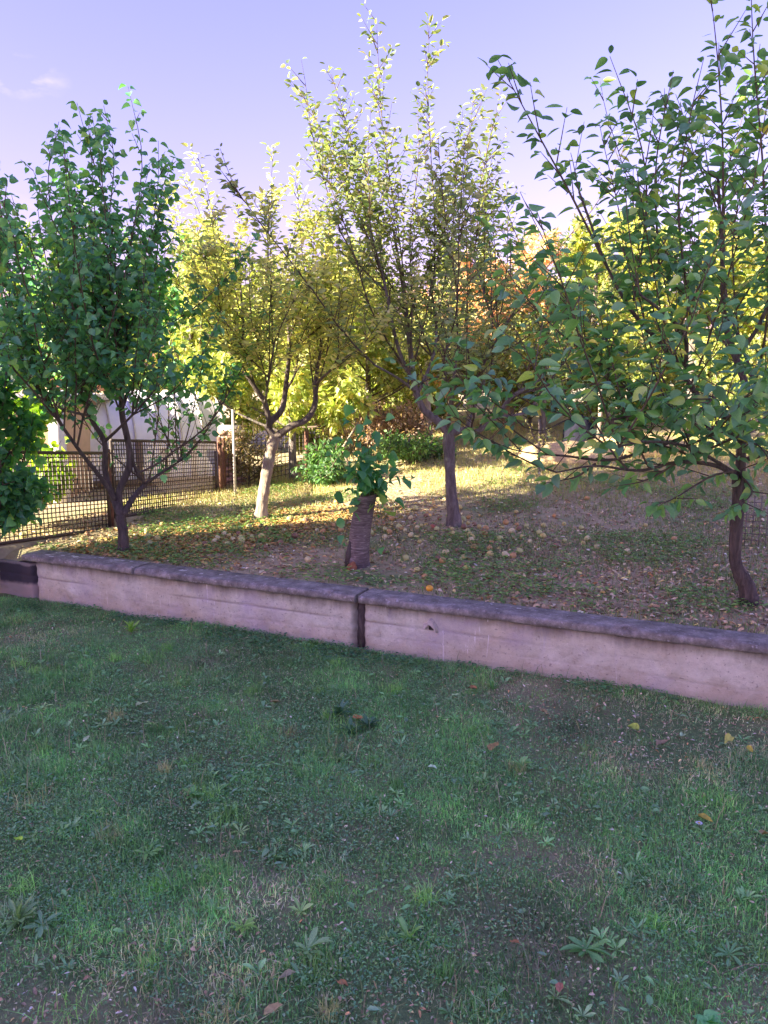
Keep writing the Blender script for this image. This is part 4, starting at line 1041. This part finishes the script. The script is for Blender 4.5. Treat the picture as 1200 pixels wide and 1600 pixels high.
heap('tarp_heap', 'dark blue grey tarp covered heap under the yellow trees on the right', 'heap', 905, 640, 11.4, (.24, .25, .45), 'tarp', 3, .18)
heap('straw_heap', 'low golden straw heap in sunlight below the dark tarp', 'straw heap', 885, 690, 10.4, (.62, .4, .26), 'straw', 8, .3)
heap('straw_heap', 'pale dry hay heap between the branches of the near right tree', 'straw heap', 990, 690, 10.8, (.8, .4, .30), 'straw', 5, .35)
pp = onground(933, 706); m = MB(); m.tube([(0, 0, -.1), (.02, 0, .5), (0, .0, 1.0)], [.035, .03, .028], 8, wob=.15)
o = m.build('wooden_stake', M['bark_pale'], loc=(pp[0], pp[1], pp[2]), smooth=True); tagp(o, 'pale wooden stake standing beside the golden straw heap', 'stake')
pp = onground(545, 740); m = MB(); P0 = at(548, 742, pp[1]); P1 = at(535, 700, pp[1]); m.tube([P0 - pp, (P0 + P1) / 2 - pp + [.01, 0, 0], P1 - pp, at(560, 660, pp[1]) - pp], [.022, .02, .016, .01], 8, wob=.15)
o = m.build('dead_branch', M['bark_pale'], loc=tuple(pp), smooth=True); tagp(o, 'bare pale branch stuck upright behind the stump shoots', 'branch')

# hills closing the horizon
xx = np.linspace(-500, 500, 60); rows = []
A_, B_ = np.meshgrid(xx, np.linspace(0, 1, 8)); Zh = (B_ ** .8) * (20 + 12 * fbm(A_ * .01, A_ * 0, 90)) - 2
o = grid_mesh('hills', A_, 260 + B_ * 90 + A_ * 0, Zh, simple('hill_woods', (.06, .08, .05), .95, .2, .35, 0), flip=False); o['kind'] = 'structure'

# ------------------------------------------------------------------ the big house at the left that shades the lawn (outside the frame)
def big_house():
    x1, y1, y0 = 0.0, 0.0, -8.0; ze, zr = 9.5, 11.6; x0 = -7
    root = empty('shading_house', (-2.28 - .9135 * 15, 6.60 - .4067 * 15, 0), 'tall gabled house beside the lawn, behind the viewer, throwing its shadow over it', 'house', rz=math.radians(24))
    yc = (y0 + y1) / 2
    V = np.array([[x0 - x1, y0, 0], [0, y0, 0], [0, y1, 0], [x0 - x1, y1, 0], [x0 - x1, y0, ze], [0, y0, ze], [0, y1, ze], [x0 - x1, y1, ze], [0, yc, zr], [x0 - x1, yc, zr]], float)
    m = MB(); m.add(V, [np.array([[0, 1, 5, 4], [1, 2, 6, 5], [2, 3, 7, 6], [3, 0, 4, 7]]), np.array([[5, 6, 8], [7, 4, 9]])]); m.build('wall', M['plaster_white'], root)
    s = (zr - ze) / (y1 - yc); ov = .08
    for sg, ye in ((1, y1), (-1, y0)):
        a = np.array([[.4, yc, zr + .12], [x0 - x1 - .3, yc, zr + .12], [x0 - x1 - .3, ye + sg * ov, ze - s * ov + .12], [.4, ye + sg * ov, ze - s * ov + .12]])
        m = MB(); m.add(np.vstack([a, a - [0, 0, .14]]), np.array([[0, 1, 2, 3], [4, 7, 6, 5], [0, 4, 5, 1], [1, 5, 6, 2], [2, 6, 7, 3], [3, 7, 4, 0]])); m.build('roof', M['tile'], root)
    for z in (1.5, 4.3, 7.1, 9.6):
        for y in (-6.6, -4.0, -1.4):
            m = MB(); m.box((.01, y, z), (.07, 1.1, 1.3)); w = m.build('window', M['wood'], root)
            m = MB(); m.box((.05, y, z), (.02, .95, 1.15)); m.build('pane', simple('window_glass', (.06, .07, .09), .1, 3, .1, 0) if 'window_glass' not in bpy.data.materials else bpy.data.materials['window_glass'], w)
big_house()

# ------------------------------------------------------------------ windfall fruit
def fruit_mesh(name, cols, seed):
    rg = np.random.default_rng(seed); n, k = 12, 9
    A_, B_ = np.meshgrid(np.arange(n) / n * 2 * PI, np.linspace(.02, PI - .02, k))
    r = np.sin(B_) * (1 + .05 * np.cos(A_ * 5) * (B_ > 1.5)); z = np.cos(B_) * .88 - .16 * np.exp(-(B_ / .35) ** 2)
    V = np.stack([r * np.cos(A_), r * np.sin(A_), z], -1).reshape(-1, 3) * .5
    V = np.vstack([V]); i = np.arange(k - 1)[:, None] * n; j = np.arange(n)[None]
    F = np.stack([i + j, i + n + j, i + n + (j + 1) % n, i + (j + 1) % n], -1).reshape(-1, 4)
    blush = vnoise(V[:, 0] * 3 + seed, V[:, 1] * 3, seed)[:, None]
    c = np.array(cols[0]) * (1 - blush) + np.array(cols[1]) * blush
    return mesh_arrays(name, V, F, M['fruit'], c, smooth=True)
M['fruit'] = attrmat('fruit_skin', .45, .15, 25)
FR = [fruit_mesh('windfall_apple', c, i) for i, c in enumerate([((.58, .54, .18), (.62, .46, .18)), ((.48, .52, .18), (.60, .56, .24)), ((.60, .40, .15), (.50, .26, .10)), ((.34, .19, .10), (.20, .11, .07)), ((.66, .62, .32), (.68, .56, .28))])]
rg = np.random.default_rng(99)
ZN = [((-1.55, 6.9), (.8, .35), 62, 'pale windfall apple on the bare brown soil between the dark tree and the pale trunk', 'windfall apples on bare soil at the left'),
      ((-.4, 6.9), (.55, .5), 34, 'windfall apple lying in dry leaves just left of the ringed stump', 'windfall apples left of the stump'),
      ((.25, 6.35), (.35, .5), 36, 'windfall apple lying in weeds between the stump and the grey trunk', 'windfall apples right of the stump'),
      ((.75, 7.0), (.5, .5), 62, 'windfall apple at the foot of the grey trunk of the tall apple tree', 'windfall apples round the tall apple tree'),
      ((1.35, 7.1), (.6, .7), 44, 'windfall apple scattered on the shaded leaf litter right of the grey trunk', 'windfall apples right of the tall tree')]
seen = []
for (cx, cy), (sx, sy), n, lab, grp in ZN:
    k = 0; tries = 0; n = int(n * .6)
    while k < n and tries < 4000:
        tries += 1
        x, y = cx + rg.normal(0, sx), cy + rg.normal(0, sy)
        u, s = xy_uv(x, y)
        if s < .30: continue
        if any((x - a) ** 2 + (y - b_) ** 2 < .0036 for a, b_ in seen): continue
        seen.append((x, y)); d = rg.uniform(.040, .064)
        o = bpy.data.objects.new('windfall_apple', FR[rg.choice(5, p=[.26, .22, .2, .20, .12])]); COL.objects.link(o)
        o.location = (x, y, float(zg(x, y)) + d * .40); o.scale = (d, d, d); o.rotation_euler = (rg.uniform(-1.2, 1.2), rg.uniform(-1.2, 1.2), rg.uniform(0, 6))
        tagp(o, lab, 'apple', grp); k += 1
def single_fruit(px, py, d, cols, label, onwall=False):
    if onwall: p = atz(px, py, HW + .025)
    else:
        p = onground(px, py + 3)
    me = fruit_mesh('windfall_apple', cols, px)
    o = link('windfall_apple', me, loc=(p[0], p[1], (HW + .008 if onwall else p[2]) + d * .42)); o.scale = (d, d, d); tagp(o, label, 'apple')
single_fruit(671, 920, .050, ((.75, .36, .03), (.80, .42, .05)), 'bright orange fruit sitting on the back edge of the wall coping', True)
single_fruit(729, 889, .055, ((.42, .45, .10), (.55, .5, .12)), 'yellow green windfall apple alone in the grass between the grey trunk and the wall')
single_fruit(652, 891, .05, ((.55, .52, .18), (.6, .5, .2)), 'pale yellow apple in front of the stump close to the wall')
single_fruit(676, 823, .05, ((.45, .14, .08), (.40, .10, .06)), 'dark red windfall apple left of the grey trunk')

# ------------------------------------------------------------------ leaf litter
def litter(name, n, region, pal, w, size, seed, zf, kindlab=None, edge=None):
    rg = np.random.default_rng(seed); x, y = region(n, rg)
    z = zf(x, y) + rg.uniform(.002, .018, len(x)); P = np.stack([x, y, z], 1); n = len(x)
    a = rg.uniform(0, 2 * PI, n); D = np.stack([np.cos(a), np.sin(a), rg.normal(0, .22, n)], 1)
    R = leaf_frames(P, D, rg, 2.2); R = R.copy()
    cols = rand_cols(n, pal, w, rg, .3)
    return leaf_mesh(name, P, R, size * rg.uniform(.5, 1.25, n), cols, 'small', M['litter'], None, np.zeros(3))
BR = [(.56, .39, .22), (.42, .28, .16), (.76, .62, .38), (.78, .64, .24), (.28, .20, .12), (.72, .38, .16), (.85, .78, .62)]
def reg_orch(n, rg):
    u = rg.uniform(-4, 5.5, n); s = .25 + rg.beta(1.1, 2.2, n) * 8.5
    x, y = uv_xy(u, s); d = fbm(x * 1.1, y * 1.1, 8)
    near_tree = np.exp(-((x - 1.9) ** 2 + (y - 5.0) ** 2) / 1.6)
    k = rg.uniform(0, 1, n) < .35 + 1.3 * np.clip(d - .35, 0, 1) + .5 * near_tree
    return x[k], y[k]
litter('leaf_litter', 46000, reg_orch, BR, [5, 5, 3, 1.5, 4, 1, .5], .045, 21, zg)
def reg_yellow(n, rg):                    # yellow leaves gathered along the kerb and in the lit band
    t = rg.uniform(0, 1, n); A = np.array([-3.2, 6.0]); B = np.array([-1.2, 8.4])
    q = A[None] + (B - A)[None] * t[:, None]; x = q[:, 0] + abs(rg.normal(0, .8, n)) + .05; y = q[:, 1] - .1 + rg.normal(0, .25, n) - .2
    u, s = xy_uv(x, y); k = s > .3; return x[k], y[k]
litter('yellow_leaf_litter', 12000, reg_yellow, [(.64, .44, .12), (.52, .38, .12), (.62, .34, .12), (.40, .36, .12), (.42, .24, .12)], [4, 3, 4, 2, 3], .05, 22, zg)

# ------------------------------------------------------------------ grass
def blades(name, x, y, z, h, w, cols, seed, lean=.45, mat='grass'):
    rg = np.random.default_rng(seed); n = len(x); a = rg.uniform(0, 2 * PI, n); l = np.abs(rg.normal(0, lean, n)); b = rg.uniform(0, 2 * PI, n)
    P = np.stack([x, y, z], 1); W_ = np.stack([np.cos(a), np.sin(a), np.zeros(n)], 1) * (w / 2)[:, None]
    Ln = np.stack([np.cos(b), np.sin(b), np.zeros(n)], 1) * (h * l)[:, None]
    zz = np.zeros((n, 3)); zz[:, 2] = h / np.sqrt(1 + l * l)
    V = np.stack([P - W_, P + W_, P + Ln * .32 + zz * .55 - W_ * .8, P + Ln * .32 + zz * .55 + W_ * .8, P + Ln + zz * (1 - .12 * np.minimum(l, 2))[:, None]], 1).reshape(-1, 3)
    o = (np.arange(n) * 5)[:, None]
    Q = np.array([[0, 1, 3, 2]]) + o; T = np.array([[2, 3, 4]]) + o
    ob = link(name, mesh_arrays(name, V, [Q, T], M[mat], np.repeat(cols, 5, 0))); ob['kind'] = 'stuff'
    return ob
GP = [(.15, .40, .11), (.20, .50, .13), (.12, .33, .11), (.30, .54, .17), (.70, .64, .42), (.56, .62, .32)]
def bare(x, y):                           # bare and dry patches of the lawn, 0..1
    b = 0
    for (px, py, r, s) in ((1010, 1140, .40, 1.2), (860, 1088, .28, 1.0), (1150, 1128, .35, 1.0), (650, 1590, .13, 1), (60, 1590, .2, .7), (330, 1500, .20, .5), (420, 1390, .18, .4), (910, 1350, .11, .7), (60, 985, .3, .6), (1040, 1390, .1, .5), (180, 1560, .22, .5), (1180, 1130, .3, .5)):
        p = onlawn(px, py); b = np.maximum(b, s * np.exp(-(((x - p[0]) ** 2 + (y - p[1]) ** 2) / r ** 2)))
    return np.clip(b * (.2 + 1.5 * fbm(x * 6, y * 6, 77)), 0, .97)
rg = np.random.default_rng(1)
n = 520000
yy = 1.35 + rg.power(1.35, n) * 4.7; xx = rg.uniform(-1, 1, n) * (1.0 + yy * .62)
u, s = xy_uv(xx, yy); clumpn = fbm(xx * 5, yy * 5, 14)
k = (s < .03) & (rg.uniform(0, 1, n) < np.clip(1 - 1.15 * bare(xx, yy), .05, 1) * (.62 + 1.1 * clumpn))
xx, yy = xx[k], yy[k]; n = len(xx)
nz = fbm(xx * 2.2, yy * 2.2, 15)
hgt = (.012 + .046 * fbm(xx * 3.1, yy * 3.1, 16) ** 1.8 + .03 * np.clip(clumpn[k] - .58, 0, 1)) * rg.uniform(.5, 1.35, n)
dry = np.clip(bare(xx, yy) * 1.2 + (nz < .4) * .12, 0, .9)
cg = rand_cols(n, GP, [4, 4, 4, 2, .25, .3], rg, .25); cd = rand_cols(n, GP[4:], [4, 3], rg, .25)
sel = rg.uniform(0, 1, n) < dry
cols = np.where(sel[:, None], cd, cg) * np.clip(.12 + 2.1 * nz, .3, 1.7)[:, None] * (.55 + .95 * clumpn[k])[:, None]
blades('lawn_grass', xx, yy, zl(xx, yy) - .003, hgt, np.full(n, .0024) * rg.uniform(.7, 1.6, n), cols, 2, .85)
# long stray blades and stalks
n = 2600; yy = rg.uniform(1.5, 5.5, n); xx = rg.uniform(-1, 1, n) * (1 + yy * .55); u, s = xy_uv(xx, yy); k = s < .02; xx, yy = xx[k], yy[k]; n = len(xx)
blades('long_grass', xx, yy, zl(xx, yy), rg.uniform(.06, .15, n), rg.uniform(.002, .0045, n), rand_cols(n, [(.14, .22, .10), (.45, .38, .25), (.2, .27, .13)], [5, 2, 3], rg), 3, .8)
# clover and small weed leaves in the lawn
def cover(name, n, seed, rgn, zf, size, pal, w, thr, seedn, k='flat', up=3.0, zr=(.008, .032), freq=3.0):
    rg = np.random.default_rng(seed); x, y = rgn(n, rg); d = fbm(x * freq, y * freq, seedn); kp = rg.uniform(0, 1, len(x)) < np.clip((d - thr) * 6, .03, 1)
    x, y = x[kp], y[kp]; n = len(x); z = zf(x, y) + rg.uniform(*zr, n)
    a = rg.uniform(0, 2 * PI, n); D = np.stack([np.cos(a), np.sin(a), rg.uniform(-.05, .5, n)], 1); P = np.stack([x, y, z], 1)
    return leaf_mesh(name, P, leaf_frames(P, D, rg, up), size * rg.uniform(.5, 1.3, n), rand_cols(n, pal, w, rg, .25), k, M['grass'], None, np.zeros(3))
def rg_lawn(n, rg):
    y = 1.35 + rg.power(1.35, n) * 4.7; x = rg.uniform(-1, 1, n) * (1 + y * .6); u, s = xy_uv(x, y); k = (s < .03) & (rg.uniform(0, 1, n) > bare(x, y) * .9); return x[k], y[k]
cover('clover', 230000, 5, rg_lawn, zl, .0115, [(.19, .44, .16), (.25, .52, .19), (.14, .35, .15), (.36, .56, .26)], [4, 4, 3, 1], .43, 44, 'small')
cover('broad_weeds', 9000, 6, rg_lawn, zl, .032, [(.22, .48, .18), (.28, .56, .20), (.24, .42, .22)], [4, 4, 3], .52, 45, 'small')
def rg_foot(n, rg):                       # weeds crowding along the wall foot
    u = rg.uniform(U_LEFT, 2.6, n); s = -abs(rg.normal(0, .16, n)) - .005; x, y = uv_xy(u, s); k = rg.uniform(0, 1, n) > bare(x, y) * 2.2; return x[k], y[k]
cover('wall_foot_weeds', 6500, 7, rg_foot, zl, .026, [(.09, .28, .10), (.13, .34, .11), (.08, .22, .10)], [4, 4, 3], .40, 46, 'small', zr=(.0, .045), freq=5)
def small_rosettes(name, nc, seed):
    rgr = np.random.default_rng(seed); y = 1.5 + rgr.power(1.4, nc) * 4.2; x = rgr.uniform(-1, 1, nc) * (1 + y * .55); u, s = xy_uv(x, y)
    k = (s < -.03) & (rgr.uniform(0, 1, nc) > bare(x, y)); x, y = x[k], y[k]; nc = len(x); m_ = 9
    X = np.repeat(x, m_); Y = np.repeat(y, m_); a = np.tile(np.arange(m_) * 2.4, nc) + np.repeat(rgr.uniform(0, 6, nc), m_); el = rgr.uniform(.05, 1.0, nc * m_)
    D = np.stack([np.cos(a) * np.cos(el), np.sin(a) * np.cos(el), np.sin(el)], 1); P = np.stack([X, Y, zl(X, Y) + .006], 1)
    S = np.repeat(rgr.uniform(.022, .05, nc), m_) * rgr.uniform(.6, 1.2, nc * m_)
    cc = np.repeat(rand_cols(nc, [(.30, .60, .20), (.36, .66, .26), (.24, .50, .20), (.46, .70, .22)], [4, 3, 3, 1], rgr, .2), m_, 0)
    leaf_mesh(name, P, leaf_frames(P, D, rgr, 4), S, cc, 'long', M['grass'], None, np.zeros(3))
small_rosettes('small_weeds', 620, 303)
# matted tufts of longer grass
rg = np.random.default_rng(77); nt_ = 260; ty = 1.5 + rg.power(1.3, nt_) * 4.2; tx = rg.uniform(-1, 1, nt_) * (1 + ty * .58); m_ = 90
ry = rg.uniform(.03, .11, nt_); aa = rg.uniform(0, 2 * PI, nt_ * m_); qq = np.sqrt(rg.uniform(0, 1, nt_ * m_)) * np.repeat(ry, m_)
xx = np.repeat(tx, m_) + qq * np.cos(aa); yy = np.repeat(ty, m_) + qq * np.sin(aa); u, s = xy_uv(xx, yy); k = (s < .0) & (rg.uniform(0, 1, len(xx)) > bare(xx, yy) * .8); tc_ = np.repeat(rand_cols(nt_, [(.16, .40, .11), (.28, .60, .14), (.30, .48, .24), (.48, .50, .22)], [4, 4, 2, 1], rg, .3), m_, 0)[k]; xx, yy = xx[k], yy[k]
blades('grass_tufts', xx, yy, zl(xx, yy), rg.uniform(.03, .085, len(xx)), rg.uniform(.0018, .0034, len(xx)), tc_ * rg.uniform(.75, 1.25, (len(xx), 1)), 9, 1.0)
# straw and dead bits
def rg_lawn2(n, rg):
    y = 1.35 + rg.power(1.35, n) * 4.7; x = rg.uniform(-1, 1, n) * (1 + y * .6); u, s = xy_uv(x, y)
    k = (s < .0) & (rg.uniform(0, 1, n) < .10 + bare(x, y) * 1.4); return x[k], y[k]
def rg_lawn3(n, rg):
    y = 1.35 + rg.power(1.35, n) * 4.7; x = rg.uniform(-1, 1, n) * (1 + y * .6); u, s = xy_uv(x, y); k = (s < .03) & (rg.uniform(0, 1, n) > bare(x, y) * .8); return x[k], y[k]
litter('lawn_thatch', 130000, rg_lawn3, [(.26, .46, .13), (.40, .42, .18), (.18, .34, .11), (.56, .52, .30), (.30, .24, .14)], [5, 2.5, 5, 1.5, 1.6], .012, 24, zl)
litter('dry_bits', 30000, rg_lawn2, BR, [4, 4, 5, .8, 3, 1.0, 1.5], .018, 23, zl)
# orchard grass and weeds
n = 150000; uq = rg.uniform(-4.2, 6, n); sq = .2 + rg.power(1.0, n) * 8.5; xx, yy = uv_xy(uq, sq)
gmask = fbm(xx * .9 + 3, yy * .9, 33) + .18 * sstep(7.6, 9.5, yy) + .15 * sstep(.6, 2.0, xx) - .16 * (1 - sstep(-1.0, .6, xx)) * (yy < 7.6) - .10 * np.exp(-((xx - 2.1) ** 2 + (yy - 5.0) ** 2) / .6)
k = rg.uniform(0, 1, n) < np.clip((gmask - .42) * 6, .05, 1); xx, yy = xx[k], yy[k]; n = len(xx); far = sstep(7.6, 9.3, yy)
c1 = rand_cols(n, [(.18, .28, .09), (.22, .32, .10), (.15, .22, .09), (.38, .36, .16)], [4, 4, 3, 2], rg); c2 = rand_cols(n, [(.46, .46, .14), (.55, .46, .20), (.32, .38, .10), (.62, .48, .24)], [4, 4, 4, 2], rg)
blades('orchard_grass', xx, yy, zg(xx, yy) - .004, rg.uniform(.02, .06, n) * (1 + .5 * far), rg.uniform(.004, .008, n), c1 * (1 - far[:, None]) + c2 * far[:, None], 4, .6)
def rg_o2(n, rg):
    u = rg.uniform(-3.5, 5.5, n); s = .24 + rg.power(.9, n) * 5.0; return uv_xy(u, s)
cover('orchard_weeds', 75000, 8, rg_o2, zg, .034, [(.20, .38, .09), (.26, .46, .11), (.15, .30, .09)], [4, 4, 3], .47, 47, 'small', zr=(.005, .05), freq=1.5)

# ------------------------------------------------------------------ single fallen leaves and weeds on the lawn
def fallen(px, py, col, size, label, group=None, kind='fine', curl=.2):
    p = onlawn(px, py); rgf = np.random.default_rng(int(px * 7 + py)); V0, T, Q = TPL[kind]
    V = V0.copy(); V[:, 1] -= .5; V[:, 2] = V[:, 2] * 1.0 + curl * (V[:, 1] ** 2) + .25 * np.abs(V[:, 0]) + .03
    V = V + rgf.normal(0, .035, V.shape) * [1, 1, 1.6]; V[:, 0] *= rgf.uniform(.75, 1.15); col = np.minimum(np.array(col) * [.80, 1.12, .85] + [0, .03, 0], .8)
    me = mesh_arrays('fallen_leaf', V * size, [T, Q], M['litter'], np.broadcast_to(np.array(col), (len(V), 3)))
    o = link('fallen_leaf', me, loc=(p[0], p[1], p[2] + .030)); o.rotation_euler = (rgf.uniform(-.3, .3) + .2, rgf.uniform(-.3, .3), rgf.uniform(0, 6.3))
    tagp(o, label, 'leaf', group)
fallen(560, 1121, (.55, .16, .08), .085, 'orange red fallen leaf on the dark weed patch in the middle of the lawn')
fallen(771, 1168, (.42, .18, .09), .08, 'rusty orange fallen leaf on the lawn below the right part of the wall')
fallen(849, 1113, (.50, .24, .14), .08, 'tan orange fallen leaf close to the wall foot, left of the bare patch')
fallen(991, 1140, (.55, .46, .10), .085, 'yellow fallen leaf lying on the bare soil patch')
fallen(1068, 1149, (.66, .62, .42), .07, 'cream white fallen leaf standing on edge at the right of the bare patch')
fallen(1138, 1154, (.62, .42, .12), .08, 'yellow and orange fallen leaf near the right edge below the wall')
fallen(1172, 1172, (.60, .34, .07), .05, 'small orange leaf between the yellow and orange leaf and the right edge')
fallen(738, 1077, (.38, .12, .07), .06, 'dark red leaf among weeds at the wall foot')
fallen(712, 1087, (.62, .62, .35), .05, 'small pale yellow leaf among weeds at the wall foot')
fallen(676, 1195, (.60, .58, .45), .045, 'small whitish leaf on the lawn below the mortar patch')
fallen(222, 1100, (.50, .42, .25), .075, 'beige fallen leaf on the lawn at the left, below the wall')
fallen(136, 1153, (.55, .47, .33), .045, 'small beige leaf at the left of the lawn')
fallen(430, 1096, (.36, .20, .11), .06, 'curled brown leaf left of the dark weed patch')
fallen(351, 1109, (.58, .52, .33), .045, 'small cream leaf left of the curled brown leaf')
fallen(1099, 1284, (.62, .34, .07), .085, 'amber fallen leaf beside the small white daisy')
fallen(370, 1325, (.50, .26, .16), .035, 'small salmon coloured leaf in the middle left of the lawn')
fallen(534, 1538, (.50, .15, .08), .04, 'small brick red leaf at the lower middle of the lawn')
fallen(874, 1542, (.55, .14, .12), .045, 'small crimson leaf in clover at the bottom of the lawn')
fallen(805, 1470, (.40, .12, .07), .045, 'small dark red leaf left of the leafy rosette')
fallen(427, 1577, (.46, .24, .15), .055, 'pinkish brown leaf at the bottom edge, left of centre')
fallen(450, 1530, (.42, .25, .18), .06, 'crumpled light brown leaf above the bottom edge')
fallen(28, 1312, (.50, .58, .06), .06, 'lime yellow leaf near the left edge of the lawn')
fallen(1195, 1300, (.45, .22, .12), .06, 'brown leaf cut by the right edge of the picture')
fallen(935, 1110, (.34, .20, .15), .07, 'dull brown curled leaf on the bare soil under the wall')
fallen(1035, 1163, (.36, .17, .14), .07, 'reddish brown leaf half buried in the bare patch')
fallen(995, 1120, (.40, .30, .26), .065, 'grey brown upright curled leaf between the wall and the yellow leaf')
# daisy
p = onlawn(1092, 1292); d = empty('daisy', p, 'small white daisy flower beside the amber leaf', 'flower')
m = MB(); m.tube([(0, 0, 0), (.003, 0, .03)], .0012, 5); m.build('stem', M['grass'] if False else bpy.data.materials['green_shoot'], d)
pm = simple('daisy_petal', (.8, .78, .84), .6, 30, .05, 0)
for q in range(12):
    a = q / 12 * 2 * PI; m = MB(); c, s_ = math.cos(a), math.sin(a)
    m.add([(c * .003, s_ * .003, .031), (c * .011 - s_ * .0025, s_ * .011 + c * .0025, .033), (c * .014, s_ * .014, .032), (c * .011 + s_ * .0025, s_ * .011 - c * .0025, .033)], np.array([[0, 1, 2, 3]])); m.build('petal', pm, d)
m = MB(); m.tube([(0, 0, .029), (0, 0, .034)], [.004, .003], 8); m.build('flower_centre', simple('pollen', (.6, .45, .05), .8, 30, .1, 0), d)
# weed rosettes
def rosette(px, py, n, ls, col, label, upr=.35, kind='long', group=None):
    n = int(n * 2.1); ls *= .95; col = (min(.5, col[0] * 3.2), min(.6, col[1] * 3.0), min(.22, col[2] * 1.9))
    p = onlawn(px, py); root = empty('weed', p, label, 'weed', group); rgf = np.random.default_rng(int(px + py)); V0, T, Q = TPL[kind]
    V = V0 * [1, 1, 1]; me = mesh_arrays('leaf', V, [T] + ([Q] if len(Q) else []), M['grass'], np.broadcast_to(np.array(col), (len(V), 3)))
    for q in range(n):
        a = q * 2.4 + rgf.uniform(-.3, .3); el = upr * rgf.uniform(.4, 1.9); d_ = np.array([[math.cos(a) * math.cos(el), math.sin(a) * math.cos(el), math.sin(el)]])
        R = leaf_frames(np.zeros((1, 3)), d_, rgf, 4)[0]; s_ = ls * rgf.uniform(.3, 1.15); Mx = np.eye(4); Mx[:3, :3] = R * s_; Mx[:3, 3] = (0, 0, .01 + .01 * rgf.uniform())
        o = bpy.data.objects.new('leaf', me); COL.objects.link(o); o.parent = root; o.matrix_local = Matrix(Mx.tolist())
rosette(380, 1440, 9, .055, (.10, .24, .06), 'bright green weed rosette in the lower left of the lawn')
rosette(915, 1480, 12, .075, (.06, .15, .07), 'large leafy weed rosette at the lower right of the lawn')
rosette(30, 1430, 12, .08, (.08, .15, .08), 'tall grey green weed at the left edge', .9)
rosette(65, 1440, 8, .06, (.07, .15, .10), 'blue green weed rosette beside the tall weed at the left edge')
rosette(480, 1478, 7, .08, (.09, .17, .10), 'pale long-leaved weed with a bent leaf near the bottom centre', .5)
rosette(1105, 1590, 5, .045, (.06, .19, .09), 'bright mint green broad leaf weed in the bottom right corner', .3, 'round')
rosette(230, 1325, 9, .06, (.08, .18, .06), 'spreading weed at the left, below the lime yellow leaf')
rosette(205, 985, 12, .09, (.10, .22, .05), 'yellow green leafy tuft at the wall foot near its left end', .9)
rosette(770, 1075, 9, .06, (.04, .12, .05), 'dark green upright weed against the wall foot right of the mortar patch', .9)
rosette(640, 1460, 8, .075, (.08, .18, .08), 'long-leaved weed by the dry stalk in the lower middle', .8)
rosette(815, 1190, 9, .06, (.08, .19, .09), 'light green upright weed below the wall, right of the rusty leaf', .8)
rosette(430, 1330, 8, .05, (.06, .14, .06), 'small weed rosette left of the grass dip', .5)
rosette(1140, 1480, 9, .05, (.06, .15, .08), 'small weed rosette at the lower right edge', .4)
rosette(300, 1240, 10, .05, (.07, .17, .07), 'clustered small weed in the left middle of the lawn', .5)
for px, py, c in ((530, 1110, (.025, .075, .05)), (575, 1130, (.025, .07, .045)), (548, 1137, (.025, .075, .045))):
    rosette(px, py, 16, .075, c, 'dark bluish weed clump in the shaded patch around the orange red leaf', .6, group='dark weed clumps in the middle of the lawn')
print('OBJS', len(bpy.data.objects), 'TRIS', sum(len(m_.loops) - 2 * len(m_.polygons) for m_ in bpy.data.meshes))
